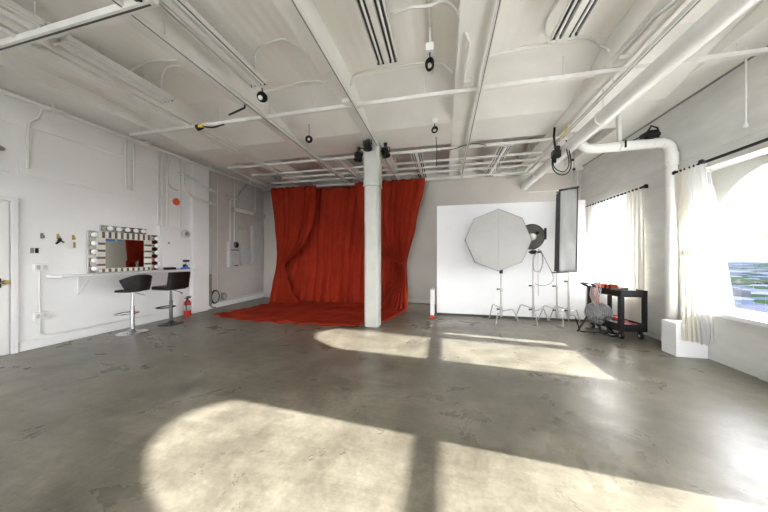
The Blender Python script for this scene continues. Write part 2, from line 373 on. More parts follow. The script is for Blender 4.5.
strut('lengthwise dark-slotted strut along the ceiling beam right of the pillar', (.445, YF + .1, 3.505), (.47, 7.2, 3.46), .03, .045)
strut('lengthwise dark-slotted strut beside the big round pipe', (2.035, YF + .1, 3.505), (2.07, 7.2, 3.46), .04, .045)
strut('short lengthwise strut above the electrical boxes in the back left corner', (-5.05, 5.35, 3.44), (-5.02, 7.05, 3.42), .05, .04, False)

# ------------------------------------------------------------------ fluorescent strips
def strip(label, x, y0, y1, z=3.5, n=2):
    o = thing('ceiling_strip_light', label, 'ceiling light', (x, (y0 + y1) / 2, z - .03), 'unlit fluorescent strip lights on the ceiling')
    B().box(x - .03, x + .03, y0, y1, z - .0, z + .05).build('housing', M['strut'], o, .004)
    B().box(x - .11, x + .11, y0, y0 + .02, z + .01, z + .05).build('end_cap', M['strut'], o); B().box(x - .12, x + .12, y1 - .012, y1, z + .012, z + .05).build('end_cap', M['dark_slot'], o)  # far cap is dark to stand for the gap under the end plate
    B().box(x - .115, x + .115, y0 + .02, y1 - .02, z + .045, z + .055).build('reflector', M['dark_slot'], o)  # dark plate stands in for the shaded gaps around the tubes
    for sx in (-1, 1):
        B().cyl((x + sx * .068, y0 + .02, z + .022), (x + sx * .068, y1 - .02, z + .022), .012, 10).build('tube', M['tube'], o)
        B().box(x + sx * .114 - .006, x + sx * .114 + .006, y0, y1, z + .012, z + .055).build('side_rail', M['strut'], o)
        B().box(x + sx * .068 - .012, x + sx * .068 + .012, y1 - .03, y1 + .004, z + .0, z + .03).build('tube_socket', M['strut'], o)
    for y in (y0 + .3, y1 - .3): B().cyl((x, y, z + .05), (x, y, CZ), .006, 6).build('hanger', M['strut'], o)
    return o
strip('unlit twin-tube strip light cut by the left edge of the ceiling', -3.76, -.75, 1.66)
strip('unlit twin-tube strip light right behind the top left crosswise strut', -3.76, 1.80, 2.85)
strip('unlit twin-tube strip light pointing at the hanging lamp left of centre', -2.28, .4, 2.84)
strip('unlit twin-tube strip light at top centre above the pillar', -.61, .4, 2.83)
strip('unlit twin-tube strip light at the top right of centre, left of the round pipe', 1.17, .4, 2.89)
strip('unlit twin-tube strip light behind the pillar above the red curtain, left one', -2.22, 5.34, 6.95, 3.47)
strip('unlit twin-tube strip light ending at the right top corner of the red curtain', -.54, 5.32, 7.62 - .3, 3.47)
strip('unlit twin-tube strip light above the big white octagonal softbox', 1.19, 5.36, 7.35, 3.47)

# ------------------------------------------------------------------ conduits on the ceiling
def line(name, label, pts, r, m, cat='conduit', group=None, n=6, seg=8):
    o = B().tube(pts, r, seg, n).build(name, m); return tag(o, label, cat, group)
G = 'flexible white conduits on the ceiling'
ZC = 3.66
def cz(pts, z=ZC): return [(p[0], p[1], z) for p in pts]
line('flexible_conduit', 'white flexible conduit curving over to the left lengthwise beam', [(-3.67, 2.36, 3.60), (-3.72, 2.50, 3.78), (-3.48, 2.49, 3.78), (-3.26, 2.53, 3.78), (-3.19, 2.56, 3.78), (-3.15, 2.68, 3.78), (-3.12, 2.89, 3.78), (-2.90, 2.82, 3.60)], .012, M['strut'], group=G)
line('flexible_conduit', 'white flexible conduit looping back to the left strip light', [(-3.00, 2.43, 3.60), (-3.43, 2.61, 3.78), (-3.67, 2.72, 3.78), (-3.73, 2.75, 3.60)], .012, M['strut'], group=G)
line('flexible_conduit', 'white flexible conduit arching between the second strip light and the beam', [(-2.20, 2.68, 3.60), (-2.20, 2.68, 3.78), (-2.04, 2.59, 3.78), (-1.76, 2.56, 3.78), (-1.70, 2.62, 3.78), (-1.61, 2.75, 3.78), (-1.43, 2.69, 3.60)], .012, M['strut'], group=G)
line('flexible_conduit', 'thin white conduit running right from the bulb lamp to the beam', [(-2.37, 3.07, 3.60), (-2.11, 3.26, 3.78), (-1.73, 3.26, 3.78), (-1.65, 3.35, 3.78), (-1.45, 3.30, 3.60)], .012, M['strut'], group=G)
line('flexible_conduit', 'white flexible conduit with a wavy bend above the hanging black cord', cz([(-.49, 2.42), (-.3, 2.39), (-.14, 2.41), (-.02, 2.39), (.04, 2.42), (.12, 2.53)]) + [(.24, 2.67, 3.50), (.26, 2.77, 3.5), (.25, 3.11, 3.5), (.25, 3.3, 3.5)], .014, M['strut'], group=G)
line('flexible_conduit', 'white conduit running behind the top centre strip light', [(-1.18, 3.20, 3.60), (-1.20, 3.32, 3.78), (-1.07, 3.26, 3.78), (-0.74, 3.25, 3.78), (-0.16, 3.27, 3.78), (-0.01, 3.34, 3.78), (0.12, 3.28, 3.60)], .012, M['strut'], group=G)
line('flexible_conduit', 'white flexible conduit looping left of the top right strip light', [(1.00, 2.30, 3.60), (1.07, 2.74, 3.78), (1.04, 2.93, 3.78), (1.08, 3.11, 3.78), (1.10, 3.04, 3.60)], .012, M['strut'], group=G)
line('flexible_conduit', 'white conduit crossing from the right beam to the junction by the round pipe', [(0.48, 3.08, 3.60), (0.88, 3.28, 3.78), (1.24, 3.29, 3.78), (1.53, 3.29, 3.78), (1.75, 3.44, 3.78), (1.77, 3.30, 3.60)], .012, M['strut'], group=G)
for i, dx in enumerate((0, .045)):
    line('flexible_conduit', ['outer', 'inner'][i] + ' one of the paired conduits bending along the beam by the round pipe', [(1.84 + dx, 3.25, 3.51), (1.85 + dx, 2.97, 3.51), (1.85 + dx, 2.81, 3.51), (1.90 + dx, 2.68, 3.51), (1.92 + dx, 2.3, 3.51), (1.92 + dx, 1.0, 3.51)], .014, M['strut'], group='paired conduits beside the round pipe')
def jbox(label, x, y, z, s=.05, m='strut', nm='junction_box'):
    o = B().box(x - s, x + s, y - s, y + s, z - s * .5, z + s * .5).build(nm, M[m], bevel=.004); return tag(o, label, 'junction box', 'white ceiling junction boxes')
jbox('white junction box on the beam left of the bulb lamp', -1.31, 3.4, 3.505); jbox('white junction box on the beam right of the pillar', .29, 3.35, 3.505)
jbox('white junction box on the beam by the round pipe', 1.9, 3.33, 3.505)
line('conduit', 'straight white conduit leading along the ceiling to the hanging black cord', [(-.12, .3, CZ - .02), (-.14, 4.2, CZ - .02)], .02, M['strut'], n=0)

# pipe along left wall
o = thing('wall_pipe', 'long white pipe running along the top of the left wall', 'pipe', (-5.65, 2.4, 3.49))
B().cyl((-5.65, YF + .05, 3.53), (-5.65, 7.45, 3.53), .034, 16).build('pipe', M['pipe'], o)
for y in (-3, -1, 1, 2.62, 3.9, 5.3, 6.6): B().box(-5.69, -5.61, y - .015, y + .015, 3.49, 3.625).build('bracket', M['pipe'], o)
# second short pipe high on the wall running into the far bay
o = thing('drain_pipe', 'big round white pipe running along the ceiling on the right', 'pipe', (2.13, 2.5, 3.09))
B().tube([(2.08, YF + .05, 3.2), (2.08, 7.1, 3.2), (2.10, 7.49, 3.2)], .094, 28).build('pipe', M['pipe'], o)
for y in (-2, .5, 4.0, 6.4): B().torus((2.08, y, 3.2), .10, .008, (0, 1, 0)).cyl((2.08, y, 3.29), (2.08, y, CZ if not 4.25 < y < 5.15 else 3.53), .007, 6).build('hanger', M['strut'], o)
PX, PY, PZ = 3.33, 4.72, 3.06
o = thing('drain_pipe', 'white pipe branching off to the wall and dropping down beside the sheer curtain', 'pipe', (PX, PY, 0))
B().tube([(2.16, PY, PZ + .08), (2.30, PY, PZ), (PX - .22, PY, PZ), (PX - .09, PY, PZ - .015), (PX - .02, PY, PZ - .07), (PX, PY, PZ - .2)], .07, 20, 4).cyl((PX, PY, PZ - .18), (PX, PY, 0), .066, 20).build('pipe', M['pipe'], o)
B().cyl((PX, PY, PZ - .36), (PX, PY, PZ - .17), .08, 20).cyl((PX, PY, PZ - .30), (PX, PY, PZ - .28), .084, 20).build('coupling', M['pipe'], o)
B().cyl((PX - .25, PY, PZ), (PX - .20, PY, PZ), .079, 20).build('coupling', M['pipe'], o)
B().torus((2.66, PY, PZ), .075, .012, (1, 0, 0)).box(2.64, 2.68, PY - .03, PY + .03, PZ + .07, 3.535).build('clamp', M['strut'], o)
B().box(2.70, 2.715, PY - .09, PY - .065, PZ - .05, PZ + .06).build('clamp_bolt', M['black'], o)

# ------------------------------------------------------------------ pillar
o = thing('pillar', 'white painted octagonal pillar standing in front of the red curtain', 'pillar', (-1.34, 4.88, 0))
def octo(c, w, ch): return [(c[0] + sx * a, c[1] + sy * d_) for sx, sy, a, d_ in ((-1, -1, w - ch, w), (1, -1, w - ch, w), (1, -1, w, w - ch), (1, 1, w, w - ch), (1, 1, w - ch, w), (-1, 1, w - ch, w), (-1, 1, w, w - ch), (-1, -1, w, w - ch))]
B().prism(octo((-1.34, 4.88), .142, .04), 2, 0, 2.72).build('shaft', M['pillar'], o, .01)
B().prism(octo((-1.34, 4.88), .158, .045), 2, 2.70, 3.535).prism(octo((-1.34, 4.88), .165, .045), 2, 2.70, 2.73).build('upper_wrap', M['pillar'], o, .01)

# ------------------------------------------------------------------ clamp lamps
def clamp_lamp(label, p, aim, top=None, group='black clamp lamps on the pillar top'):
    p = Vector(p); aim = Vector(aim).normalized()
    o = thing('clamp_lamp', label, 'lamp', tuple(p), group)
    B().lathe([(.0, -.07), (.055, -.07), (.068, -.05), (.076, .06), (.084, .075), (.084, .085), (.070, .08), (.06, .0), (.0, -.01)], p, aim, 20).build('head', M['black'], o)
    B().tube([p + V(-.082, 0, .0), p + V(-.08, 0, .08), p + V(0, 0, .11), p + V(.08, 0, .08), p + V(.082, 0, 0)], .010, 6).build('yoke', M['darkchrome'], o)
    if top: B().tube([p + V(0, 0, .12), Vector(top)], .012, 8).box(top[0] - .03, top[0] + .03, top[1] - .02, top[1] + .02, top[2] - .05, top[2] + .01).build('clamp', M['black'], o)
    return o
clamp_lamp('black clamp lamp on the front of the pillar top', (-1.36, 4.58, 3.41), (.1, -.15, -1), (-1.36, 4.60, 3.55))
clamp_lamp('black clamp lamp hanging left of the pillar top', (-1.60, 4.78, 3.30), (-.1, -.2, -1), (-1.60, 4.80, 3.47))
B().tube([(-1.60, 4.80, 3.46), (-1.49, 4.84, 3.46)], .012).build('arm', M['black'], bpy.data.objects['clamp_lamp.001'])
clamp_lamp('black clamp lamp hanging right of the pillar top', (-1.08, 4.85, 3.36), (.25, -.1, -1), (-1.08, 4.85, 3.53))
# other hanging lamps
o = thing('hanging_lamp', 'black and yellow lamp hanging from the nearest strut at the top left', 'lamp', (-2.47, 1.66, 3.38))
B().lathe([(0, -.05), (.035, -.05), (.045, .0), (.055, .035), (.0, .03)], (-2.44, 1.60, 3.50), (-.3, -.3, -1), 18).build('head', M['black'], o)
B().box(-2.455, -2.425, 1.57, 1.59, 3.47, 3.55).build('handle', M['yellow'], o)
o = thing('hanging_lamp', 'yellow and black clamp with a trailing cable on the ceiling at left', 'lamp', (-3.8, 3.42, 3.38))
B().lathe([(0, -.05), (.04, -.05), (.05, .04), (.0, .04)], (-3.84, 3.40, 3.44), (-1, -.2, -.3), 14).build('head', M['black'], o)
B().box(-3.84, -3.74, 3.36, 3.39, 3.42, 3.46).build('grip', M['yellow'], o)
B().tube([(-3.76, 3.40, 3.44), (-3.6, 3.42, 3.42), (-3.5, 3.45, 3.45), (-3.42, 3.46, 3.47)], .012, 6, 5).build('cable', M['black'], o)
line('black_rod', 'short black rod sticking out under the ceiling left of the bulb lamp', [(-3.02, 3.14, 3.40), (-2.72, 3.10, 3.44), (-2.70, 3.1, 3.54)], .013, M['black'], 'rod', n=0)
o = thing('hanging_lamp', 'round black lamp with a white bulb hanging below the second strip light', 'lamp', (-2.26, 2.86, 3.32))
B().lathe([(.0, -.04), (.03, -.04), (.058, .0), (.062, .05), (.052, .05), (.03, .0), (0, 0)], (-2.25, 2.88, 3.39), (.3, -.8, -.35), 18).build('shade', M['black'], o)
B().sphere((-2.26, 2.84, 3.365), .028).build('bulb', M['bulb'], o)
B().cyl((-2.25, 2.88, 3.43), (-2.25, 2.86, 3.5), .008, 6).build('cord', M['black'], o)
o = thing('hanging_lamp', 'small round black spot lamp hanging alone left of the pillar', 'lamp', (-2.24, 4.02, 3.30))
B().lathe([(.0, -.05), (.03, -.05), (.058, .0), (.062, .03), (.05, .03), (.03, .0), (0, 0)], (-2.24, 4.02, 3.36), (.5, -.8, -.5), 18).build('shade', M['black'], o)
B().sphere((-2.235, 4.01, 3.355), .02).build('bulb', M['bulb'], o)
B().cyl((-2.24, 4.03, 3.40), (-2.24, 4.03, CZ), .005, 6).build('cord', M['black'], o)
def cord_ring(label, c, R, top, sq=1.5, axis=(.15, 1, 0)):
    o = thing('cable_coil', label, 'cord', (c[0], c[1], c[2] - R * sq), 'black looped cords hanging from the ceiling')
    q = B()
    for k in range(4): q.torus((c[0] + random.uniform(-.008, .008), c[1] + k * .012, c[2]), R * (1 - .06 * k), .009, axis, 20, sq)
    q.build('coil', M['black'], o)
    B().cyl((c[0], c[1], c[2] + R * sq * .9), (c[0], c[1], top), .008, 6).build('cord', M['black'], o)
    B().box(c[0] - .04, c[0] + .04, c[1] - .04, c[1] + .04, top - .02, top + .06).cyl((c[0], c[1], top + .05), (c[0], c[1], CZ), .01, 6).build('mount', M['strut'], o, .004)
cord_ring('black looped power cord hanging at the ceiling centre', (-.135, 2.76, 3.385), .04, 3.52)
cord_ring('smaller black looped cord hanging above the gap beside the red curtain', (-.13, 4.22, 3.39), .045, 3.50, 1.)
line('hanging_cable', 'thin dark cable dropping through the rear grid above the gap', [(-.11, 4.3, 3.3), (-.12, 5.2, 3.42), (-.13, 5.6, 3.44), (-.14, 5.7, 3.3)], .007, M['black'], 'cable')
line('hanging_cable', 'thin dark cable sagging along the rear strut towards the beam', [(-.05, 5.24, 3.46), (.2, 5.23, 3.455), (.4, 5.22, 3.50), (.6, 5.22, 3.52), (.8, 5.23, 3.47)], .008, M['black'], 'cable')
# black device with loop cable
o = thing('hanging_lamp', 'black power box with a looped cable hanging under the round pipe', 'lamp', (1.86, 4.9, 2.85))
B().tube([(1.84, 4.9, 3.53), (1.83, 4.9, 3.38), (1.86, 4.9, 3.10)], .018, 8).build('drop', M['black'], o)
B().box(1.80, 1.93, 4.86, 4.95, 3.02, 3.14).cyl((1.83, 4.88, 3.0), (1.83, 4.88, 2.93), .03, 12).cyl((1.87, 4.88, 3.14), (1.88, 4.88, 3.2), .04, 12).build('power_box', M['black'], o, .01)
B().tube([(1.80, 4.88, 3.05), (1.80, 4.87, 2.84), (1.90, 4.86, 2.72), (2.02, 4.86, 2.74), (2.07, 4.86, 2.9), (2.03, 4.88, 3.2), (2.01, 4.9, 3.3)], .009, 6, 6).tube([(1.81, 4.9, 3.05), (1.82, 4.87, 2.86), (1.92, 4.86, 2.77), (2.0, 4.86, 2.79), (2.04, 4.86, 2.92), (2.0, 4.88, 3.2)], .008, 6, 6).build('loop_cable', M['black'], o)
line('yellow_cable', 'short yellow cable on the strut beside the black power box', [(1.98, 4.75, 3.46), (2.02, 4.95, 3.47), (2.03, 5.15, 3.46)], .014, M['yellow'], 'cable', n=0)
o = thing('clamp_lamp', 'black clamp lamp lying on the branch pipe near the right wall', 'lamp', (3.08, 4.70, PZ + .07))
B().box(2.94, 3.16, 4.65, 4.75, PZ + .09, PZ + .15).box(3.0, 3.15, 4.66, 4.74, PZ + .065, PZ + .19).build('body', M['black'], o, .012)
B().tube([(3.0, 4.69, PZ + .15), (3.06, 4.69, PZ + .26), (3.14, 4.69, PZ + .22), (3.15, 4.69, PZ + .12)], .012, 6).build('yoke', M['black'], o)
B().tube([(2.95, 4.69, PZ + .12), (2.87, 4.70, PZ + .08), (2.84, 4.71, PZ + .07)], .012, 6).build('grip', M['black'], o)
o = thing('pull_cord', 'thin grey cord with two black knobs hanging beside the strip softbox', 'cord', (2.39, 5.5, 2.75))
B().cyl((2.39, 5.5, CZ), (2.39, 5.5, 2.75), .005, 6).build('cord', M['grey'], o)
for z, dx in ((3.16, -.02), (2.98, .0)): B().sphere((2.39 + dx, 5.5, z), .026).build('knob', M['black'], o)
o = thing('pull_cord', 'white pull cord hanging from the ceiling beside the right wall', 'cord', (3.2, 3.6, 2.75))
B().cyl((3.2, 3.6, 3.62), (3.2, 3.6, 2.79), .009, 6).build('cord', M['pipe'], o)
B().lathe([(0, 0), (.022, .005), (.016, .04), (0, .05)], (3.2, 3.6, 2.75), seg=12).build('knob', M['pipe'], o)
line('conduit', 'thin white conduit running down the right back corner of the room', [(3.33, 7.475, .0), (3.33, 7.475, 3.52)], .015, M['pipe'], n=0)
line('conduit', 'thin white rail crossing the back right corner below the pipe', [(2.2, 7.487, 3.05), (3.35, 7.487, 3.05)], .014, M['pipe'], n=0)

# ------------------------------------------------------------------ left wall electrics
W0 = XL
line('wall_conduit', 'grey conduit jogging down the wall above the light switches', [(W0 + .16, 2.55, 3.50), (W0 + .10, 2.545, 3.37), (W0 + .035, 2.50, 3.30), (W0 + .03, 2.48, 3.2), (W0 + .03, 2.48, 2.62)], .015, M['pipe'], n=3, group='wall conduits')
line('wall_conduit', 'pale conduit at the left of the pair between mirror and ceiling', [(W0 + .05, 3.64, 3.52), (W0 + .05, 3.64, 2.62), (W0 + .05, 3.77, 2.62)], .018, M['pipe'], n=0, group='wall conduits')
line('wall_conduit', 'pale conduit at the right of the pair between mirror and ceiling', [(W0 + .05, 3.77, 3.52), (W0 + .05, 3.77, 2.60)], .018, M['pipe'], n=0, group='wall conduits')
names = ['first', 'second', 'third', 'fourth']
for i, (y, z1) in enumerate([(4.20, 3.50), (4.28, 3.55), (4.38, 3.55), (4.66, 3.6)]):
    line('wall_conduit', names[i] + ' vertical conduit from the left rising from the breaker panel', [(W0 + .05, y, 2.0), (W0 + .05, y, z1)], .019, M['pipe'], n=0, group='conduits over the breaker panel')
line('wall_conduit', 'slanting white conduit above the red disc', [(W0 + .05, 4.22, 3.0), (W0 + .05, 4.5, 3.52)], .012, M['pipe'], n=0, group='wall conduits')
line('wall_conduit', 'curved dark-edged conduit bending towards the red disc', [(W0 + .04, 4.40, 3.3), (W0 + .04, 4.40, 3.0), (W0 + .04, 4.46, 2.87), (W0 + .04, 4.6, 2.82)], .014, M['lgrey'], n=4, group='wall conduits')
line('wall_pipe', 'lower white pipe curving over the pilaster into the back bay', [(-5.74, 4.67, 3.45), (-5.72, 4.67, 3.05), (-5.72, 4.71, 2.86), (-5.72, 4.86, 2.76), (-5.70, 5.11, 2.70), (-5.70, 5.50, 2.68)], .034, M['pipe'], 'pipe', n=5)
line('wall_pipe', 'upper white pipe sloping over the pilaster into the back bay', [(-5.74, 4.58, 3.22), (-5.72, 4.86, 3.18), (-5.70, 5.11, 3.06), (-5.70, 5.5, 3.0), (-5.70, 5.52, 2.98)], .032, M['pipe'], 'pipe', n=5)
o = thing('alarm_disc', 'round red disc fixed high on the left wall above the breaker panel', 'sign', (W0, 4.57, 2.49))
B().lathe([(0, .0), (.075, .0), (.08, .02), (.06, .035), (0, .04)], (W0 + .045, 4.57, 2.57), (1, 0, 0), 24).build('disc', M['orange'], o)
B().cyl((W0, 4.57, 2.57), (W0 + .045, 4.57, 2.57), .03).build('mount', M['white'], o)
o = thing('breaker_panel', 'tall white breaker panel on the wall right of the lit mirror', 'electrical panel', (W0, 4.5, 1.1))
B().box(W0, W0 + .09, 4.20, 4.78, 1.12, 2.0).build('cabinet', M['white'], o, .006)
dd = B().box(W0 + .09, W0 + .10, 4.27, 4.62, 1.2, 1.95).build('door', M['white'], o, .003)
B().box(W0 + .10, W0 + .115, 4.36, 4.39, 1.62, 1.66).build('latch', M['grey'], dd)
o = thing('wall_clock', 'round grey dial on the right side of the breaker panel', 'gauge', (W0 + .09, 4.72, 1.78))
B().lathe([(0, .0), (.095, 0), (.10, .02), (.09, .05), (.07, .055), (0, .05)], (W0 + .09, 4.74, 1.86), (1, 0, 0), 28).build('dial', M['lgrey'], o)
B().lathe([(0, 0), (.05, 0), (.03, .03), (0, .035)], (W0 + .14, 4.74, 1.86), (1, 0, 0), 18).build('hub', M['grey'], o)
# hooks and switch, outlets
for i, y in enumerate((2.62, 2.785, 2.955)):
    lab = ['brass wall hook left of the other two, empty', 'brass wall hook in the middle with a black item on it', 'brass wall hook nearest the mirror with a brass tag'][i]
    o = thing('wall_hook', lab, 'hook', (W0, y, 1.62), 'hooks on the left wall')
    B().box(W0, W0 + .012, y - .014, y + .014, 1.62, 1.70).tube([(W0 + .012, y, 1.65), (W0 + .05, y, 1.63), (W0 + .055, y, 1.66)], .006).build('hook', M['brass'] if i else M['grey'], o, .002)
    if i == 2: B().box(W0 + .03, W0 + .04, y - .012, y + .012, 1.49, 1.58).build('tag', M['brass'], o)
o = B().tube([(W0 + .05, 2.79, 1.63), (W0 + .05, 2.77, 1.58), (W0 + .045, 2.745, 1.545)], [.02, .03, .012], 10, 3).tube([(W0 + .05, 2.79, 1.6), (W0 + .05, 2.83, 1.57)], .01).build('strap', M['black']); tag(o, 'small black strap hanging on the middle wall hook', 'strap')
for i, y in enumerate((2.525, 2.57)):
    o = B().box(W0, W0 + .012, y - .017, y + .017, 1.40, 1.475).box(W0 + .012, W0 + .02, y - .006, y + .006, 1.425, 1.45).build('light_switch', [M['grey'], M['black']][i], bevel=.003); tag(o, ['left', 'right'][i] + ' one of the two small dark wall switches beside the door', 'switch', 'wall switches beside the door')
for i, (z, w) in enumerate(((1.19, .07), (.47, .07))):
    o = thing('outlet_box', ['upper white outlet box beside the counter end', 'lower white outlet box near the baseboard'][i], 'outlet', (W0, 2.60, z - .05), 'outlet boxes on the left wall')
    B().box(W0, W0 + .05, 2.60 - w, 2.60 + w, z - .055, z + .055).build('box', M['white'], o, .004)
    for dy in (-.035, .035): B().box(W0 + .05, W0 + .056, 2.60 + dy - .018, 2.60 + dy + .018, z - .03, z + .03).build('socket', M['lgrey'], o)
line('wall_conduit', 'white conduit joining the outlet boxes then running along the baseboard', [(W0 + .02, 2.59, 1.13), (W0 + .02, 2.59, .28), (W0 + .025, 2.61, .21), (W0 + .03, 2.70, .17), (W0 + .035, 2.9, .165), (W0 + .035, 4.1, .16)], .012, M['pipe'], n=4, group='wall conduits')
# back-left bay
o = thing('electrical_box', 'grey-white electrical box with a round dark meter in the back left bay', 'electrical panel', (W0, 6.16, 1.05))
B().box(W0, W0 + .12, 6.0, 6.34, 1.06, 1.78).build('cabinet', M['lgrey'], o, .006)
B().lathe([(0, 0), (.085, 0), (.085, .03), (.06, .05), (0, .05)], (W0 + .12, 6.2, 1.68), (1, 0, 0), 22).build('meter', M['darkchrome'], o)
B().box(W0 + .12, W0 + .15, 6.03, 6.28, 1.52, 1.545).box(W0 + .12, W0 + .13, 6.15, 6.28, 1.08, 1.11).build('latch', M['black'], o)
o = thing('electrical_box', 'plain pale electrical box right of the metered box', 'electrical panel', (W0, 6.55, 1.1))
B().box(W0, W0 + .09, 6.45, 6.80, 1.08, 1.72).build('cabinet', M['lgrey'], o, .006)
B().box(W0 + .09, W0 + .1, 6.48, 6.77, 1.12, 1.68).build('door', M['lgrey'], o, .003)
o = thing('electrical_box', 'tall shallow electrical box closest to the back wall', 'electrical panel', (W0, 7.1, 1.2))
B().box(W0, W0 + .09, 6.9, 7.32, 1.15, 2.3).build('cabinet', M['lgrey'], o, .006)
B().box(W0 + .09, W0 + .1, 6.94, 7.28, 1.2, 2.25).build('door', M['lgrey'], o, .003)
o = thing('cable_trough', 'long grey cable trough high on the back left wall', 'conduit', (W0, 6.8, 2.6))
B().box(W0, W0 + .12, 6.13, 7.45, 2.62, 2.74).build('trough', M['lgrey'], o, .005)
B().box(W0 + .12, W0 + .125, 6.15, 6.9, 2.63, 2.73).build('cover', M['pipe'], o)
names2 = ['leftmost', 'middle', 'right']
for i, (y, z0) in enumerate([(6.07, 1.78), (6.22, 1.78), (6.31, 1.78)]):
    pts = [(W0 + .05, y, z0), (W0 + .05, y, 2.62)] if i else [(W0 + .05, y, z0), (W0 + .05, y, 2.90), (W0 + .05, 6.12, 2.98), (W0 + .05, 6.3, 3.0)]
    line('wall_conduit', names2[i] + ' vertical conduit rising from the metered electrical box', pts, .016, M['pipe'] if i != 2 else M['lgrey'], n=0, group='conduits in the back left bay')
line('wall_conduit', 'thick conduit curving from the trough up towards the ceiling', [(W0 + .06, 6.35, 2.74), (W0 + .06, 6.37, 3.05), (W0 + .06, 6.45, 3.25), (W0 + .06, 6.62, 3.42), (W0 + .06, 6.72, 3.6)], .028, M['lgrey'], n=4, group='conduits in the back left bay')
line('wall_conduit', 'conduit beside the thick curved one above the trough', [(W0 + .05, 6.22, 2.74), (W0 + .05, 6.22, 3.6)], .018, M['pipe'], n=0, group='conduits in the back left bay')
line('wall_conduit', 'conduit above the tall box nearest the back wall', [(W0 + .05, 7.05, 2.74), (W0 + .05, 7.05, 3.6)], .016, M['pipe'], n=0, group='conduits in the back left bay')
line('wall_conduit', 'short conduit linking the trough and the tall box', [(W0 + .05, 7.15, 2.3), (W0 + .05, 7.15, 2.62)], .018, M['lgrey'], n=0, group='conduits in the back left bay')
line('wall_conduit', 'full-height white conduit beside the pilaster in the back bay', [(W0 + .05, 5.66, .5), (W0 + .05, 5.66, 3.5)], .010, M['pipe'], n=0, group='conduits in the back left bay')
line('wall_conduit', 'grey vertical downpipe hard against the pilaster', [(W0 + .06, 5.42, .9), (W0 + .06, 5.42, 3.6)], .035, M['lgrey'], n=0, group='conduits in the back left bay')
tag(B().box(W0, W0 + .05, 5.95, 6.5, 3.0, 3.06).build('wall_bracket', M['lgrey'], bevel=.004), 'grey mounting bracket near the ceiling of the back bay', 'bracket')
tag(B().box(W0, W0 + .10, 6.38, 6.75, 2.12, 2.2).box(W0 + .0, W0 + .06, 6.38, 6.75, 2.2, 2.26).build('wall_bracket', M['lgrey'], bevel=.004), 'grey mounting rail between trough and plain electrical box', 'bracket')
tag(B().box(W0, W0 + .07, 5.38, 5.47, .10, .90).build('corner_board', M['olive'], bevel=.004), 'worn grey-green board at the foot of the downpipe', 'board')
q = B(); [q.torus((W0 + .06 + .01 * k, 5.57, .30), .115 - .006 * k, .010, (1, -.15, 0), 24, 1.5) for k in range(3)]
q.tube([(W0 + .05, 5.50, .2), (W0 + .04, 5.45, .1), (W0 + .06, 5.52, .03), (W0 + .05, 5.6, .02)], .012, 6, 4)
tag(q.build('coiled_cable', M['black']), 'black cable coiled on the wall beside the grey-green board', 'cable')
q = B(); [q.torus((W0 + .05 + .01 * k, 5.86, .27), .075 - .006 * k, .011, (1, -.15, 0), 24, 1.2) for k in range(3)]
q.box(W0, W0 + .04, 5.80, 5.84, .18, .36)
tag(q.build('coiled_cable', M['grey']), 'grey cable coil on the wall right of the black coil', 'cable')
line('floor_pipe', 'low white pipe running along the foot of the back left bay', [(W0 + .05, 5.95, .17), (W0 + .05, 7.4, .17)], .018, M['pipe'], 'pipe', n=0)
o = B().sphere((-5.78, 2.20, 2.80), .05, 1, 1.3, .7).box(-5.85, -5.79, 2.17, 2.22, 2.66, 2.79).build('wall_sensor', M['grey'], bevel=.003); tag(o, 'small grey sensor high on the wall at the left edge', 'sensor')

# ------------------------------------------------------------------ counter + mirror
o = thing('wall_counter', 'long white counter shelf fixed to the left wall under the mirror', 'counter', (-5.68, 3.8, 1.04))
B().box(XL, -5.50, 2.66, 4.93, 1.035, 1.065).build('top', M['white'], o, .004)
for y in (3.02, 4.60):
    B().box(XL, XL + .02, y - .015, y + .015, .72, 1.035).bar((XL + .02, y, .76), (-5.56, y, 1.02), .022, .014).box(XL, -5.54, y - .015, y + .015, 1.02, 1.035).build('bracket', M['white'], o)
o = thing('vanity_mirror', 'wide makeup mirror with white globe bulbs and striped tile border on the counter', 'mirror', (-5.80, 3.65, 1.065))
XM = -5.80
B().box(XM - .03, XM, 3.11, 4.20, 1.07, 1.79).box(XM - .03, XM, 3.27, 3.98, 1.79, 1.90).build('backboard', M['lgrey'], o, .003)
B().box(XM, XM + .006, 3.335, 3.935, 1.145, 1.665).build('mirror_glass', M['mirror'], o)
B().box(XM, XM + .006, 3.115, 3.205, 1.075, 1.785).build('side_mirror', M['mirror'], o)
B().box(XM, XM + .006, 4.075, 4.195, 1.075, 1.785).build('side_mirror', M['mirror'], o)
B().box(XM, XM + .006, 3.275, 3.975, 1.795, 1.895).build('top_mirror', M['mirror'], o)
t1 = B(); t2 = B()
n = 18
for i in range(n):
    ya = 3.235 + i * .80 / n; yb = ya + .80 / n
    for z0, z1 in ((1.675, 1.785), (1.075, 1.135)):
        (t1 if i % 2 else t2).box(XM, XM + (.022 if i % 2 else .03), ya + .002, yb - .002, z0, z1)
for i in range(13):
    za = 1.145 + i * .53 / 13; zb = za + .53 / 13
    for y0, y1 in ((3.215, 3.325), (3.945, 4.06)): (t1 if i % 3 == 1 else t2).box(XM, XM + (.022 if i % 3 == 1 else .03), y0, y1, za + .002, zb - .002)
t1.build('dark_tile_border', M['champ'], o, .003); t2.build('pale_tile_border', M['tilew'], o, .004)
def bulb(y, z):
    p = B().cyl((XM + .006, y, z), (XM + .03, y, z), .022, 12).build('bulb_socket', M['chrome'], o)
    B().sphere((XM + .062, y, z), .042).build('bulb', M['bulb'], p)
for i in range(5): bulb(3.16, 1.14 + i * .145); bulb(4.135, 1.14 + i * .145)
for i in range(5): bulb(3.37 + i * .13, 1.845)
B().box(XM + .006, XM + .008, 3.34, 3.56, 1.625, 1.66).build('blue_strip', M['blue'], o)  # thin blue strip across the upper left of the glass
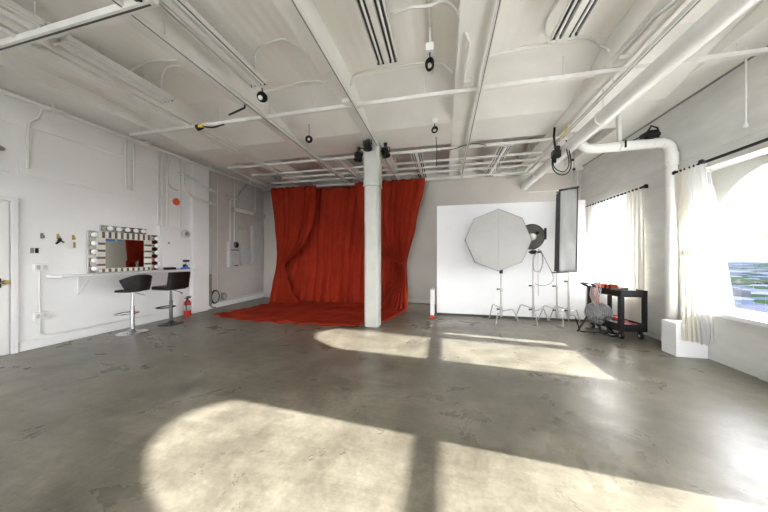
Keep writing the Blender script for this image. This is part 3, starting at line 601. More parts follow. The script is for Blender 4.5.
B().box(XM + .008, XM + .010, 3.47, 3.50, 1.628, 1.657).build('green_patch', M['green'], o)
o = B().box(-5.80, -5.70, 4.30, 4.50, 1.065, 1.115).build('black_box', M['black'], bevel=.006); tag(o, 'flat black box on the counter behind the far bar stool', 'box')
o = thing('gadget_stand', 'small grey stand with black and blue parts at the far end of the counter', 'charger', (-5.74, 4.74, 1.065))
B().box(-5.80, -5.70, 4.67, 4.82, 1.065, 1.10).lathe([(.05, 0), (.045, .05), (.03, .06)], (-5.74, 4.74, 1.10), seg=14).build('base', M['blue'], o, .004)
B().cyl((-5.74, 4.74, 1.1), (-5.74, 4.74, 1.24), .022).build('post', M['lgrey'], o)
B().box(-5.79, -5.69, 4.69, 4.80, 1.225, 1.275).sphere((-5.74, 4.72, 1.14), .04).build('head', M['black'], o, .01)

# ------------------------------------------------------------------ bar stools
def stool_common(o, x, y, sz, baseR, mm):
    B().lathe([(0, 0), (baseR, 0), (baseR, .008), (baseR * .8, .018), (.06, .04), (.035, .07), (.0, .07)], (x, y, 0), seg=36).build('base', mm, o)
    B().cyl((x, y, .06), (x, y, sz - .25), .029).cyl((x, y, sz - .28), (x, y, sz - .03), .022).build('column', mm, o)
x, y, sz = -5.36, 3.46, .73
o = thing('bar_stool', 'near black bar stool with a rounded bucket back and bright chrome base', 'bar stool', (x, y, 0))
stool_common(o, x, y, sz, .22, M['chrome'])
B().tube([(x + .02, y, .34), (x - .05, y - .14, .34), (x - .17, y - .16, .34), (x - .24, y - .05, .34), (x - .24, y + .05, .34), (x - .17, y + .16, .34), (x - .05, y + .14, .34), (x + .02, y, .34)], .011, 8, 4).cyl((x, y, .32), (x, y, .36), .036).build('footrest', M['chrome'], o)
def seat1(u, v):
    a = 2 * PI * u; r = v
    px = -.215 * math.cos(a) * r; py = .21 * math.sin(a) * r
    return V(x - .02 + px, y + py, sz + .012 + .035 * (r ** 3) * (.5 + .5 * math.cos(a + PI)) - .012 * (1 - r))
B().sheet(seat1, 28, 6).build('seat', M['leather'], o, solid=.035)
def back1(u, v):
    a = (u - .5) * 2.35 * (1 - .25 * (1 - v)); R = .225 + .035 * v
    zz = sz + .02 + .285 * v * (1 - .30 * abs(u - .5) * 2 * abs(u - .5) * 2)
    return V(x - .0 + R * math.cos(a) - .02, y + R * math.sin(a), zz)
B().sheet(back1, 24, 10).build('backrest', M['leather'], o, solid=.03)
B().tube([(x + .02, y + .03, sz - .03), (x + .12, y + .12, sz - .08)], .006).build('lever', M['chrome'], o)
x, y, sz = -5.33, 4.10, .72
o = thing('bar_stool', 'far black bar stool with a square padded back and dark base', 'bar stool', (x, y, 0))
stool_common(o, x, y, sz, .21, M['darkchrome'])
B().tube([(x, y, .33), (x - .06, y - .14, .33), (x - .2, y - .14, .33), (x - .22, y, .33), (x - .2, y + .14, .33), (x - .06, y + .14, .33), (x, y, .33)], .012, 8, 3).build('footrest', M['darkchrome'], o)
B().box(x - .24, x + .17, y - .2, y + .2, sz - .03, sz + .045).build('seat', M['leather'], o, .025)
def back2(u, v): return V(x + .17 + .05 * v + .02 * math.cos((u - .5) * PI) , y + (u - .5) * .41, sz + .0 + .32 * v)
B().sheet(back2, 12, 10).build('backrest', M['leather'], o, solid=.05)
sb = B()
for k in range(3): sb.box(x + .225 + .012 * k, x + .236 + .012 * k, y - .18, y + .18, sz + .08 + .075 * k, sz + .084 + .075 * k)
B().tube([(x, y + .02, sz - .04), (x + .08, y + .12, sz - .09), (x + .1, y + .15, sz - .13)], [.006, .006, .013], 8).build('lever', M['black'], o)
# fire extinguisher
o = thing('fire_extinguisher', 'small red fire extinguisher on the floor beside the pilaster', 'fire extinguisher', (-5.66, 4.72, 0))
B().lathe([(0, 0), (.062, 0), (.068, .015), (.068, .30), (.05, .345), (.022, .365), (0, .365)], (-5.66, 4.72, 0), seg=24).build('cylinder', M['redtin'], o)
B().lathe([(.069, .13), (.070, .13), (.070, .25), (.069, .25)], (-5.66, 4.72, 0), seg=24).build('paper_label', M['lgrey'], o)
B().cyl((-5.66, 4.72, .36), (-5.66, 4.72, .40), .02).box(-5.68, -5.64, 4.66, 4.79, .40, .42).box(-5.68, -5.64, 4.69, 4.80, .43, .445).build('valve_handle', M['black'], o, .004)
B().tube([(-5.64, 4.70, .39), (-5.60, 4.64, .36), (-5.59, 4.63, .25), (-5.60, 4.64, .14)], .010, 8, 4).build('hose', M['black'], o)

# ------------------------------------------------------------------ red curtains
def lerp(a, c, t): return a + (c - a) * t
def interp(tab, z):
    tab = sorted(tab)
    if z <= tab[0][0]: return tab[0][1]
    for (a, p), (c, q) in zip(tab, tab[1:]):
        if z <= c:
            t = (z - a) / (c - a); t = t * t * (3 - 2 * t) * .5 + t * .5; return lerp(p, q, t)
    return tab[-1][1]
def folds(s, n, ph=0): return math.sin(s * n * 2 * PI + ph) + .45 * math.sin(s * n * 4.7 * PI + 1.3 + ph) + .25 * math.sin(s * n * 9.1 * PI + ph)
ZT = 3.39
o = thing('red_backdrop', 'wide red backdrop cloth hanging from the rear grid and spread across the floor', 'backdrop', (-2.8, 6.5, 0))
Ltab = [(0, -4.86), (.5, -4.83), (1.15, -4.76), (2.2, -4.92), (ZT, -5.05)]; Rtab = [(0, -.92), (1.15, -.98), (2.25, -.72), (ZT, -.47)]
def back(u, v):
    z = .012 + (ZT - .012) * v
    xx = lerp(interp(Ltab, z), interp(Rtab, z), u); sweep = .30 * (1 - v) ** 5
    return V(xx, 7.10 - sweep + .065 * folds(u + .012 * math.sin(v * 4), 14) * (.55 + .45 * (1 - v)), z)
B().sheet(back, 240, 26).build('back_drape', M['red'], o, solid=.006)
front = [(0, -5.10, 4.85), (.1, -4.62, 4.72), (.22, -3.98, 4.60), (.38, -3.3, 4.62), (.52, -2.75, 4.62), (.64, -2.1, 4.66), (.74, -1.62, 4.70), (.80, -1.56, 4.98), (.83, -1.42, 5.14), (.88, -1.16, 5.22), (.95, -1.0, 5.9), (1, -.88, 6.55)]
def fl(u, v):
    for (a, xa, ya), (c, xb, yb) in zip(front, front[1:]):
        if u <= c: t = (u - a) / (c - a); fx, fy = lerp(xa, xb, t), lerp(ya, yb, t); break
    bx = lerp(-4.80, -.93, u); by = 6.92
    w = v ** 1.15; xx = lerp(fx, bx, w); yy = lerp(fy, by, w)
    yy += .035 * math.sin(u * 60) * (1 - v) * (1 if u < .7 else 0); 
    hh = .022 + .013 * math.sin(u * 46 + v * 5 + 2 * math.sin(v * 4)) * (1 - .4 * v) + .011 * math.sin(v * 21 + u * 13 + 1.5 * math.sin(u * 17)) + .008 * math.sin(v * 47 - u * 50) + .05 * v ** 9
    if v < .04: hh *= .45 + v * 13
    return V(xx, yy, max(hh, .006))
B().sheet(fl, 170, 60).build('floor_spread', M['red'], o, solid=.006)
def swag(name, label, LT, RT, TZ, y0, n, botfn, tie):
    o = thing(name, label, 'curtain', (tie[0], y0, 0), 'red tied curtains')
    def fn(u, v):
        z = .02 + (ZT + .01 - .02) * v
        a, c = interp(LT, z), interp(RT, z); wd = c - a
        full = interp(RT, ZT) - interp(LT, ZT)
        squeeze = 1 - min(1, wd / full)
        uu = u
        # lower edge sagging toward the tie : the outer fabric is pulled down and across
        yy = y0 + .06 * folds(u, n, .7) * (.6 + .7 * squeeze) - .06 * squeeze
        if z < tie[1]:
            k = (tie[1] - z) / tie[1]; yy += botfn(u, k)
        return V(lerp(a, c, uu), yy, z)
    B().sheet(fn, 110, 60).build('drape', M['red'], o, solid=.006)
    B().tube([(tie[0] - tie[2], y0 + .05, tie[1] + .02), (tie[0] - tie[2] * .6, y0 - .13, tie[1]), (tie[0] + tie[2] * .6, y0 - .15, tie[1] + .01), (tie[0] + tie[2], y0 + .03, tie[1] + .05)], .018, 8, 5).sphere((tie[0] + tie[2] * .3, y0 - .15, tie[1]), .035).build('tie_back', M['brass'] if 0 else M['red'], o)
    return o
swag('red_curtain', 'left red curtain tied back towards the left wall',
     [(0, -4.98), (.5, -4.90), (1.12, -4.76), (2.2, -4.93), (ZT, -5.07)], [(0, -3.95), (.35, -4.25), (.8, -4.48), (1.12, -4.56), (1.25, -4.38), (1.48, -4.10), (1.85, -3.82), (2.28, -3.66), (2.8, -3.58), (ZT, -3.56)],
     1.12, 6.80, 7, lambda u, k: -.20 * k * k, (-4.66, 1.13, .11))
swag('red_curtain', 'right red curtain tied back beside the gap to the white board',
     [(0, -1.75), (.3, -1.5), (.8, -1.22), (1.15, -1.14), (1.27, -1.38), (1.53, -1.72), (1.9, -2.02), (2.4, -2.25), (ZT, -2.4)], [(0, -.90), (.5, -.95), (1.15, -.99), (1.7, -.86), (2.25, -.72), (ZT, -.46)],
     1.15, 6.80, 8, lambda u, k: -.35 * k * k * (1.6 - u), (-1.06, 1.16, .09))

# ------------------------------------------------------------------ white flat and leaning pieces
o = thing('white_flat', 'very large white board standing upright behind the studio lights', 'backdrop board', (1.35, 6.12, 0))
B().box(-.14, 2.86, 6.10, 6.15, .05, 2.52).build('panel', M['matwhite'], o, .004)
B().box(-.12, 2.84, 6.11, 6.14, .0, .05).build('base_rail', M['dark_slot'], o)
B().bar((.4, 6.15, 1.8), (.4, 6.9, .02), .04, .04).bar((2.3, 6.15, 1.8), (2.3, 6.9, .02), .04, .04).build('brace', M['lgrey'], o)
o = thing('small_board', 'narrow white board standing against the left edge of the big white board', 'board', (-.22, 5.84, 0))
B().box(-.27, -.19, 5.74, 6.06, .06, .62).build('panel', M['matwhite'], o, .004)
B().box(-.29, -.17, 5.72, 5.84, 0, .04).box(-.25, -.2, 5.74, 5.82, .04, .06).build('foot', M['redp'], o, .004)
o = B().prism([(6.3, .012), (5.86, .012), (6.22, .55)], 0, 2.94, 2.97).build('folded_reflector', M['lgrey'], bevel=.003); tag(o, 'pale grey triangular folded reflector leaning in the corner by the curtain', 'reflector')

# ------------------------------------------------------------------ C-stands
def cstand(o, x, y, top, r0, hub=.16, reach=.34, m='steel', knobs=()):
    for k in range(3):
        a = r0 + k * 2 * PI / 3; dx, dy = math.cos(a), math.sin(a); z0 = hub + .06 * k
        B().tube([(x + dx * .02, y + dy * .02, z0), (x + dx * reach * .62, y + dy * reach * .62, z0 + .05), (x + dx * reach * .70, y + dy * reach * .70, z0 + .03), (x + dx * reach, y + dy * reach, .012)], .011, 8).build('leg', M[m], o)
    B().cyl((x, y, hub - .06), (x, y, top * .5), .0185).build('lower_pole', M[m], o)
    B().cyl((x, y, top * .5), (x, y, top), .014).build('upper_pole', M[m], o)
    B().cyl((x, y, hub - .03), (x, y, hub + .17), .028).build('collar', M[m], o)
    B().cyl((x, y, top * .5 - .06), (x, y, top * .5 + .02), .026).build('collar', M[m], o)
    for z in (hub + .1, top * .5): B().cyl((x, y, z), (x - .06, y - .01, z), .012, 8).sphere((x - .07, y - .01, z), .018).build('knob', M['black'], o)
# octobox
ox, oy, oz = 1.08, 5.55, 1.68
o = thing('octagonal_softbox', 'large white octagonal softbox lamp on a chrome stand', 'studio light', (1.17, 5.74, 0))
cstand(o, 1.17, 5.74, 1.35, 3.6 + PI * .2)
R = .64; ang0 = PI / 8 * 0
def oc(r, yy, k): a = PI / 2 + k * PI / 4; return V(ox + r * math.cos(a) * 1.0, yy + .10 * math.cos(a), oz + r * math.sin(a) * .97)
f = B(); ctr = V(ox, oy - .05, oz)
rings = [ctr]
q = []
for rr, dy in ((.33, -.042), (.6, -.014), (R, 0)): q.append([oc(rr, oy + dy, k) for k in range(8)])
vs = [ctr] + q[0] + q[1] + q[2]
fs = [(0, 1 + k, 1 + (k + 1) % 8) for k in range(8)] + [(1 + 8 * j + k, 9 + 8 * j + k, 9 + 8 * j + (k + 1) % 8, 1 + 8 * j + (k + 1) % 8) for j in range(2) for k in range(8)]
f.add(vs, fs, True); f.build('diffuser', M['diff'], o)
B().tube([V(ox, oy - .012, oz + R * .95), V(ox, oy - .045, oz + .3), V(ox, oy - .056, oz), V(ox, oy - .045, oz - .3), V(ox, oy - .012, oz - R * .95)], .004, 6).build('seam', M['diffgrey'], o)
f = B(); A = [oc(R, oy, k) for k in range(8)]; C = [oc(R * 1.01, oy + .06, k) for k in range(8)]; D = [V(ox, oy, oz) + (p - V(ox, oy, oz)) * .16 + V(0, .36, 0) for p in A]
f.add(A + C + D, [(k, (k + 1) % 8, 8 + (k + 1) % 8, 8 + k) for k in range(8)] + [(8 + k, 8 + (k + 1) % 8, 16 + (k + 1) % 8, 16 + k) for k in range(8)] + [tuple(range(16, 24))], False)
f.build('shell', M['blackfab'], o)
f = B(); f.tube(A, .006, 6, closed=True); f.build('rim', M['grey'], o)
f = B(); [f.cyl(C[k], D[k], .006, 6) for k in range(8)]; f.build('rods', M['grey'], o)
B().cyl((ox + .02, oy + .3, oz), (ox + .03, oy + .62, oz), .075, 20).build('lamp_head', M['black'], o)
B().cyl((1.17, 5.74, 1.0), (1.17, 5.74, 1.14), .035).tube([(1.17, 5.74, 1.3), (1.17, 5.90, 1.45), (1.12, 5.98, 1.64)], .02).build('tilt_bracket', M['black'], o)
# beauty dish
dx_, dy_ = 1.81, 5.86
o = thing('beauty_dish', 'grey round reflector dish lamp on a chrome stand behind the octagonal softbox', 'studio light', (dx_, dy_, 0))
cstand(o, dx_, dy_, 1.50, 4.6, reach=.36)
c = V(1.765, 5.80, 1.75); ax = V(-.66, -.75, 0).normalized()
B().lathe([(.04, -.10), (.14, -.085), (.22, -.03), (.25, .02), (.253, .02), (.253, .035), (.24, .03), (.215, -.015), (.13, -.06), (.05, -.07), (.0, -.07)], c, ax, 40).build('dish', M['dish'], o)
B().torus(c + ax * .03, .252, .009, ax, 40).build('rim', M['black'], o)
B().lathe([(.0, .03), (.06, .03), (.075, .0), (.07, -.06), (0, -.06)], c, ax, 24).build('centre_cap', M['tilew'], o)
B().cyl(c + V(.07, -.06, .06), c + V(.09, -.05, .09), .028).build('cap_bolt', M['black'], o)
B().cyl(c - ax * .09, c - ax * .2, .06, 20).build('lamp_head', M['black'], o)
B().box(c.x + .21, c.x + .25, c.y - .07, c.y - .03, c.z - .06, c.z + .17).build('latch', M['black'], o, .01)
B().box(dx_ - .05, dx_ + .05, dy_ - .04, dy_ + .03, 1.40, 1.48).cyl((dx_ - .09, dy_ - .02, 1.44), (dx_ + .13, dy_ - .05, 1.44), .018).build('grip_head', M['black'], o, .01)
B().cyl((dx_, dy_, 1.45), (dx_ + .02, dy_ + .1, 1.72), .016).build('arm', M['steel'], o)
B().cyl((dx_ + .08, dy_ - .03, 1.5), (dx_ + .085, dy_ - .03, .55), .010, 8).build('hanging_arm', M['steel'], o)
q = B()
q.tube([(dx_ + .08, dy_ - .05, 1.5), (dx_ + .15, dy_ - .06, 1.35), (dx_ + .13, dy_ - .06, 1.1), (dx_ + .02, dy_ - .06, 1.05), (dx_ - .02, dy_ - .05, 1.2), (dx_ + .02, dy_ - .05, 1.4), (dx_ + .12, dy_ - .06, 1.47), (dx_ + .16, dy_ - .06, 1.25), (dx_ + .1, dy_ - .06, 1.02)], .008, 6, 6)
q.tube([(dx_ + .12, dy_ - .05, 1.48), (dx_ + .22, dy_ - .06, 1.25), (dx_ + .33, dy_ - .06, 1.0), (dx_ + .34, dy_ - .06, .88), (dx_ + .26, dy_ - .06, .79), (dx_ + .12, dy_ - .05, .76), (dx_ + .02, dy_ - .03, .8)], .007, 6, 6)
tag(q.build('looped_cable', M['grey']), 'grey cable looped over the stand of the round dish lamp', 'cable')
# strip softbox on two stands
o = thing('strip_softbox', 'tall narrow strip softbox with grey front and black sides', 'studio light', (2.38, 5.78, 1.05))
def sbp(u, w, dpt): return V(2.22 + .315 * u + .025 * w + dpt * .06, 5.70 + .05 * u + dpt, lerp(1.05, 2.66, w) + .05 * (u - .5) * (1 if w > .5 else .3))
f = B(); fr = [sbp(0, 0, 0), sbp(1, 0, 0), sbp(1, 1, 0), sbp(0, 1, 0)]
def front_fn(u, v): p = sbp(u, v, 0); p.y += .012 * math.sin(v * 9 + u * 4) * math.sin(PI * u); return p
B().sheet(front_fn, 10, 30).build('diffuser', M['diffgrey'], o, solid=.004)
f = B()
bk = [V(2.26, 5.84, 1.2), V(2.42, 5.86, 1.2), V(2.44, 5.86, 2.5), V(2.28, 5.84, 2.5)]
f.add(fr + bk, [(0, 4, 5, 1), (1, 5, 6, 2), (2, 6, 7, 3), (3, 7, 4, 0), (4, 7, 6, 5)], False)
left = [sbp(0, 0, 0), sbp(0, 1, 0)]
f.add([fr[0] + V(-.075, .03, .02), fr[3] + V(-.06, .03, -.06), fr[3], fr[0], fr[0] + V(-.03, .12, 0), fr[3] + V(-.03, .12, 0)], [(0, 1, 2, 3), (0, 4, 5, 1)], False)
f.build('shell', M['blackfab'], o)
f = B(); f.tube([fr[0] + V(-.03, 0, -.01), fr[1] + V(.01, 0, -.0), fr[1], fr[2], fr[2] + V(0, 0, .0), fr[3] + V(-.06, .02, -.02)], .012, 6)
f.tube([fr[2] + V(.02, 0, .02), fr[3] + V(-.02, 0, .01)], .022, 6); f.tube([fr[1], fr[2]], .008, 6); f.build('trim', M['blackfab'], o)
f = B(); f.tube([fr[0] + V(-.12, .0, -.01), fr[0]], .012, 6); f.build('corner_tab', M['black'], o)
o = thing('light_stand', 'thin chrome light stand under the left side of the strip softbox', 'light stand', (2.25, 5.90, 0), 'chrome stands under the strip softbox')
cstand(o, 2.25, 5.88, 1.5, 4.71, reach=.33)
o = thing('light_stand', 'thicker chrome light stand holding up the strip softbox', 'light stand', (2.47, 5.93, 0), 'chrome stands under the strip softbox')
cstand(o, 2.47, 5.90, 1.7, 4.78, reach=.34)

# ------------------------------------------------------------------ utility cart
CA = math.radians(10)
cM = Matrix.Translation((2.80, 4.92, 0)) @ Matrix.Rotation(CA, 4, 'Z')
o = bpy.data.objects.new('utility_cart', None); COL.objects.link(o); o['_o'] = (0, 0, 0)
cart_objs = []
o = thing('utility_cart', 'black two-shelf utility cart on casters beside the sheer curtain', 'cart', (2.97, 5.25, 0)); bpy.data.objects.remove(bpy.data.objects['utility_cart'])
o.name = 'utility_cart'
CW, CL, CH = .42, .74, .80
def cb(*a): return B().box(*a, cM)
f = B(); f.box(0, CW, 0, CL, CH - .10, CH - .09, cM)
for a in ((0, CW, 0, .02), (0, CW, CL - .02, CL), (0, .02, 0, CL), (CW - .02, CW, 0, CL)): f.box(*a, CH - .11, CH, cM)
f.build('top_tray', M['black'], o, .006)
f = B(); f.box(0, CW, 0, CL, .14, .155, cM)
for a in ((0, CW, 0, .02), (0, CW, CL - .02, CL), (0, .02, 0, CL), (CW - .02, CW, 0, CL)): f.box(*a, .13, .25, cM)
f.build('bottom_tray', M['black'], o, .006)
for px, py, w in ((0, 0, .065), (CW - .055, 0, .055), (0, CL - .055, .055), (CW - .055, CL - .055, .055)): B().box(px, px + w, py, py + w, .2, CH - .05, cM).build('post', M['black'], o, .008)
for px, py in ((.06, .06), (CW - .06, .06), (.06, CL - .06), (CW - .06, CL - .06)):
    p = cM @ V(px, py, 0)
    ca = B().box(px - .02, px + .02, py - .02, py + .02, .09, .135, cM).build('caster', M['darkchrome'], o)
    B().cyl(p + V(-.018, 0, .052), p + V(.018, 0, .052), .052, 20).build('wheel', M['black'], ca)
    B().cyl(p + V(-.022, 0, .052), p + V(.022, 0, .052), .022, 14).build('wheel_hub', M['lgrey'], ca)
hp = [cM @ V(.02, CL - .02, CH - .02), cM @ V(-.02, CL + .10, CH + .03), cM @ V(.10, CL + .13, CH + .03), cM @ V(.2, CL - .02, CH - .02)]
B().tube(hp, .02, 8, 4).build('handle', M['black'], o)
# items on the cart
def item(name, label, cat, b_, m, group=None, bevel=.004): return tag(b_.build(name, m, bevel=bevel), label, cat, group)
TP = CH - .09
Mz = lambda px, py, z, a: cM @ Matrix.Translation((px, py, z)) @ Matrix.Rotation(a, 4, 'Z')
item('drill_case', 'black tool case lying in the top tray of the cart', 'tool case', B().box(0, .20, 0, .13, 0, .10, Mz(.06, .10, TP, .3)), M['black'], None, .01)
item('dark_pan', 'dark tray resting on the far left corner of the cart', 'tray', B().box(-.10, .10, -.02, .16, 0, .02, Mz(.02, .63, CH + .035, .3)), M['darkchrome'], None, .004)
item('black_clamp', 'black metal clamp standing in the cart top among the orange clamps', 'clamp', B().box(-.07, .07, -.015, .015, 0, .15, Mz(.12, .42, TP, .5)).box(-.09, .05, -.02, .02, .12, .15, Mz(.12, .42, TP, 1.2)).cyl(cM @ V(.10, .5, TP), cM @ V(.06, .52, TP + .22), .012), M['black'])
item('cable_box', 'small black box lying at the middle of the cart top', 'box', B().box(-.07, .07, -.05, .05, 0, .115, Mz(.25, .28, TP, .2)), M['black'], None, .006)
item('tape_roll', 'pale tape roll lying in the top tray near the wall end', 'tape', B().lathe([(.03, 0), (.05, 0), (.05, .10), (.03, .10), (.03, 0)], cM @ V(.28, .12, TP), seg=20), M['tilew'])
for i, (px, py, a, lab) in enumerate([(.05, .55, .8, 'orange spring clamp on the cart top beside the tray'), (.04, .44, 2.2, 'orange spring clamp on the cart top nearer the middle post'), (.15, .30, 1.5, 'orange spring clamp furthest back on the cart top')]):
    mm = Mz(px, py, TP, a)
    f = B().box(-.08, .08, -.012, .012, .0, .16, mm).box(-.10, .02, -.014, .014, .10, .13, mm).tube([mm @ V(.04, 0, .1), mm @ V(.10, 0, .16), mm @ V(.12, 0, .14)], .012)
    item('spring_clamp', lab, 'clamp', f, M['orange'], 'orange clamps on the cart')
q = B()
p0 = cM @ V(-.05, .46, 0); p0.z = .79
for k in range(5): q.torus((p0.x, p0.y + .01 * k, .70 - .012 * k), .055 + .004 * k, .015, (1, .25 * (k - 2), .1), 20, 1.25)
for k in range(4): q.torus((p0.x - .01, p0.y - .04, .56 + .01 * k), .035, .014, (.8, .3 * (k - 1), .1), 18, 1.9)
item('orange_cord', 'orange extension cord hanging in a bundle over the side of the cart', 'cord', q, M['orange'], None, 0)
q = B()
for k in range(4):
    s0 = V(p0.x - .02 + .03 * k * 0, p0.y - .06 - .05 * k, .80)
    q.tube([s0, s0 + V(-.04, -.03, -.12), s0 + V(-.03, .05 + .02 * k, -.26 - .02 * k), s0 + V(-.03, .12, -.14), s0 + V(-.01, .13, .0)], .007, 6, 6)
q.tube([(p0.x + .02, p0.y - .1, .80), (p0.x + .01, p0.y - .1, .92), (p0.x + .04, p0.y - .06, .86)], .008, 6, 4)
q.tube([(p0.x + .02, p0.y - .02, .80), (p0.x + .0, p0.y - .0, .90), (p0.x + .03, p0.y - .04, .84)], .008, 6, 4)
item('tangled_cable', 'white and grey cords tangled over the side of the cart', 'cord', q, M['lgrey'], None, 0)
for i, (px, py, a, L) in enumerate([(.24, .08, 1.9, .36), (.14, .52, 2.0, .34), (.30, .30, 1.7, .3)]):
    mm = Mz(px, py, .155, a)
    f = B().box(-L * .2, L * .8, -.025, .025, .05, .10, mm).box(L * .5, L * .8, -.035, .035, .03, .15, mm).box(0, .06, -.02, .02, 0, .06, mm).box(L*.6, L * .7, -.02, .02, 0, .06, mm)
    lab = ['red and black tool on the lower tray at the near end', 'red tool on the lower tray at the far left end', 'red tool on the lower tray near the wall'][i]
    item('power_tool', lab, 'tool', f, M['redp'], 'red tools on the lower cart tray')
item('silver_wrench', 'pale metal wrench on the lower tray beside the red tool', 'tool', B().box(-.14, .14, -.016, .016, .0, .03, Mz(.13, .16, .22, 1.9)).box(.10, .17, -.04, .04, 0, .03, Mz(.13, .16, .22, 1.9)), M['lgrey'])
# grey fan-like lamp head on low black stand beside cart
fx, fy = 2.68, 5.36
o = thing('floor_fan', 'round grey fan-like drum on a low black stand left of the cart', 'fan', (fx, fy, 0))
ax = V(-.5, -.85, .25).normalized(); c = V(fx + .03, fy, .34)
B().lathe([(0, -.10), (.14, -.10), (.19, -.05), (.20, .0), (.19, .05), (.17, .07)], c, ax, 30).build('drum', M['grey'], o)
f = B()
for k in range(6): f.torus(c + ax * (.07 - .002 * k), .03 + .026 * k, .004, ax, 26)
for k in range(8):
    a_ = k * PI / 4; u_ = ax.cross(V(0, 0, 1)).normalized(); w_ = ax.cross(u_); f.cyl(c + ax * .07, c + ax * .065 + (u_ * math.cos(a_) + w_ * math.sin(a_)) * .17, .004, 6)
f.build('grille', M['lgrey'], o)
B().cyl(c + ax * .02, c + ax * .085, .05, 16).build('hub', M['darkchrome'], o)
f = B(); f.tube([(fx - .34, fy - .10, .012), (fx - .15, fy, .26), (fx + .0, fy + .05, .18)], .014).tube([(fx - .36, fy - .08, .25), (fx - .30, fy - .1, .02), (fx + .02, fy - .16, .02), (fx + .1, fy - .16, .02)], .012)
f.tube([(fx + .02, fy - .10, .02), (fx + .02, fy - .02, .2)], .02).tube([(fx + .1, fy - .16, .02), (fx + .12, fy + .15, .02), (fx - .1, fy + .15, .02)], .012).tube([(fx, fy + .1, .34), (fx - .02, fy + .05, .2), (fx + .02, fy - .05, .1)], .02)
f.build('stand', M['black'], o)
q = B()
for k in range(3): q.torus((fx + .12, fy - .16 + .015 * k, .20), .07, .012, (.4, 1, .1 * k), 18, 1.5)
q.tube([(fx + .1, fy - .15, .1), (fx + .13, fy - .22, .04), (fx + .07, fy - .26, .03), (fx + .16, fy - .28, .04)], .03, 8, 4)
item('bundled_cable', 'dark cable bundle on the floor between the grey drum and the cart', 'cable', q, M['darkchrome'], None, 0)

# plinth
o = B().box(3.06, 3.405, 4.265, 4.505, 0, .45).build('white_plinth', M['matwhite'], bevel=.004)
tag(o, 'white box plinth on the floor under the long curtain', 'plinth')

# ------------------------------------------------------------------ curtains at the windows
def rod(label, y0, y1, z, fin):
    o = thing('curtain_rod', label, 'curtain rod', (XR - .11, (y0 + y1) / 2, z), 'black curtain rods')
    B().cyl((XR - .11, y0, z), (XR - .11, y1, z), .018, 12).build('rod', M['black'], o)
    for y in fin: B().sphere((XR - .11, y, z), .032).cyl((XR - .11, y - .03, z), (XR - .11, y + .03, z), .02).build('finial', M['black'], o)
    for y in (y0 + .12, y1 - .12): B().cyl((XR, y, z), (XR - .11, y, z), .011, 8).build('bracket', M['black'], o)
rod('black curtain rod above the uncovered window at the right edge', 2.5, 4.63, 2.575, (2.5, 4.63))
rod('black curtain rod above the nearest window', -.4, 2.3, 2.575, (-.4, 2.3))
rod('black curtain rod above the sheer-curtained far window', 5.19, 7.1, 2.53, (5.19, 7.1))
def wcurt(name, label, mtl, tops, bots, zt, zb, n, amp, group='window curtains'):
    def fn(u, v):
        t = interp([(0, bots), (1, tops)], 0) if 0 else None
        def at(P, s):
            for (a, xa, ya), (c, xb, yb) in zip(P, P[1:]):
                if s <= c: k = (s - a) / (c - a); return V(lerp(xa, xb, k), lerp(ya, yb, k), 0), V(xb - xa, yb - ya, 0).normalized()
        pt, dt = at(tops, u); pb, db = at(bots, u)
        w = v; p = pb.lerp(pt, w); dd_ = db.lerp(dt, w); nn = V(dd_.y, -dd_.x, 0).normalized()
        p = p + nn * amp * folds(u, n, .3) * (.8 + .2 * math.sin(v * 3)); p.z = lerp(zb, zt, v) + (.01 * math.sin(u * n * 6) if v == 0 else 0)
        return p
    o = B().sheet(fn, 90, 24).build(name, mtl, solid=0)
    return tag(o, label, 'curtain', group)
B().sphere((3.255, 4.165, 2.575), .03).cyl((3.31, 4.165, 2.575), (3.25, 4.165, 2.575), .014).build('rod_knob', M['black'], bpy.data.objects['curtain_rod']).matrix_parent_inverse.identity()
wcurt('window_curtain', 'cream curtain panel hanging over the white plinth', M['cream'], [(0, XR - .10, 4.63), (1, XR - .12, 4.43)], [(0, 3.10, 4.235), (.5, 3.17, 4.215), (1, 3.25, 4.19)], 2.60, .235, 3, .022)
wcurt('window_curtain', 'white curtain panel gathered at the edge of the big window', M['sheerw'], [(0, XR - .12, 4.43), (1, XR - .12, 4.17)], [(0, 3.24, 4.19), (1, 3.355, 4.10)], 2.60, .215, 4, .022)
wcurt('window_curtain', 'thin see-through curtain edge hanging in front of the big window view', M['sheerl'], [(0, XR - .12, 4.17), (1, XR - .12, 4.12)], [(0, 3.375, 4.10), (1, 3.39, 3.92)], 2.52, .70, 3, .010)
wcurt('window_curtain', 'white curtain panel at the near side of the big window', M['sheerw'], [(0, XR - .12, 3.21), (1, XR - .12, 2.72)], [(0, XR - .12, 3.21), (1, XR - .12, 2.72)], 2.60, .2, 7, .03)
wcurt('window_curtain', 'white curtain panel on the far side of the nearest window', M['cream'], [(0, XR - .12, 2.1), (1, XR - .12, 1.70)], [(0, XR - .12, 2.1), (1, XR - .12, 1.70)], 2.60, .2, 5, .03)
wcurt('window_curtain', 'sheer white curtain covering the whole far window', M['sheer2'], [(0, XR - .11, 7.0), (1, XR - .11, 5.62)], [(0, XR - .11, 7.0), (1, XR - .11, 5.62)], 2.57, .06, 13, .028)
wcurt('window_curtain', 'denser white curtain stack at the near end of the far window rod', M['cream'], [(0, XR - .11, 5.62), (1, XR - .11, 5.26)], [(0, XR - .11, 5.62), (1, XR - .11, 5.24)], 2.55, .06, 4, .028)

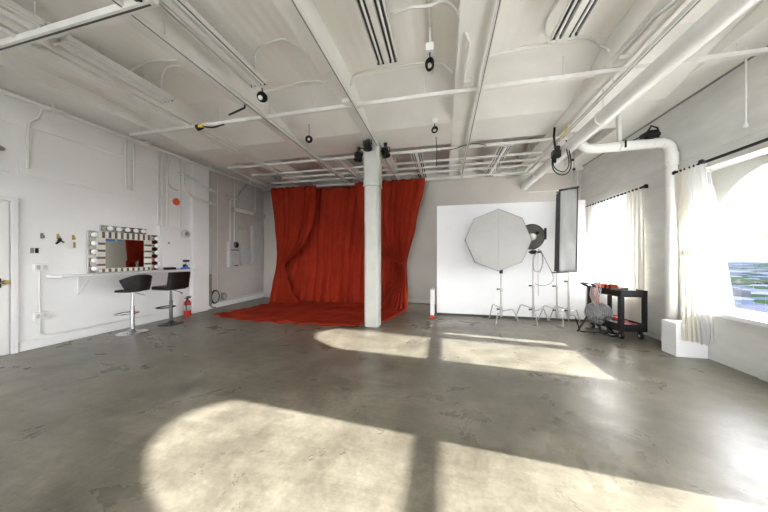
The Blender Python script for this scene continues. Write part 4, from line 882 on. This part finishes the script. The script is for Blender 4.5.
# ------------------------------------------------------------------ outside
o = B().box(10, 3000, -2500, 3000, -46, -45).build('ground', M['ground']); o['kind'] = 'structure'
rf = B().box(3.85, 12, -20, 14, -2.7, -2.5).box(-20, 3.85, -20, YF - .5, -2.7, -2.5).build('bounce_slab', M['bounce']); rf['kind'] = 'structure'  # unseen pale slab, added to bounce light up onto the ceiling
bl = B().box(-5, 5, -6, 6, 0, 8).box(-3, 3, -4, 4, 8, 9.5).build('distant_building', M['bld'], base=(0, 0, 0)); random.seed(3)
spots = [(260 + 75 * i, 150 + 75 * j) for i in range(6) for j in range(6) if not (i > 1 and 2 < j)]
for i, (px, py) in enumerate(spots):
    q = bl if i == 0 else bl.copy()
    if i: COL.objects.link(q)
    q.location = (px + random.uniform(-14, 14), py * 1.3 + random.uniform(-14, 14), -45); s_ = random.uniform(1., 2.2); q.scale = (s_ * random.uniform(.8, 1.4), s_ * random.uniform(.8, 1.6), s_ * .5); q.rotation_euler.z = random.uniform(0, 1)
    tag(q, 'low pale building in the hazy city far below the window', 'building', 'distant city buildings')
tr = B()
for i in range(170):
    px = random.uniform(430, 680); tr.sphere((px, (random.uniform(425, 480) + .2287 * px) / .975, -44), random.uniform(5, 9), 1.2, 1.2, .55, 8, 5)
tag(tr.build('distant_trees', M['tree']), 'band of green trees in the city view through the window', 'trees', kind='stuff')

# ------------------------------------------------------------------ light
w = bpy.data.worlds.new('sky'); SC.world = w; w.use_nodes = True; nt = w.node_tree
bg = nt.nodes['Background']; bg.inputs['Color'].default_value = (.985, .99, 1., 1); bg.inputs['Strength'].default_value = 6.2
sun = bpy.data.lights.new('sun', 'SUN'); sun.energy = 16.0; sun.angle = math.radians(.6); sun.color = (1., .975, .93)
so = bpy.data.objects.new('sun', sun); COL.objects.link(so)
so.rotation_euler = Vector((-1, .07, -.417)).to_track_quat('-Z', 'Y').to_euler(); so.location = (8, 1, 6)

# ------------------------------------------------------------------ camera
cam = bpy.data.cameras.new('camera'); co = bpy.data.objects.new('camera', cam); COL.objects.link(co)
cam.sensor_width = 36; cam.lens = 258 / 768 * 36; cam.clip_start = .05; cam.clip_end = 5000; cam.shift_y = .5 / 768
co.location = (0, 0, 1.35); co.rotation_euler = (PI / 2, 0, math.atan(59 / 258)); SC.camera = co
for ob in bpy.data.objects:
    if '_o' in ob: del ob['_o']
    # children carry no own offsets: a child mesh was written relative to its thing's base
vs = SC.view_settings; SC.display_settings.display_device = 'sRGB'
vs.view_transform = 'Standard'; vs.look = 'None'; vs.gamma = 1; vs.use_curve_mapping = False; vs.exposure = 1.22
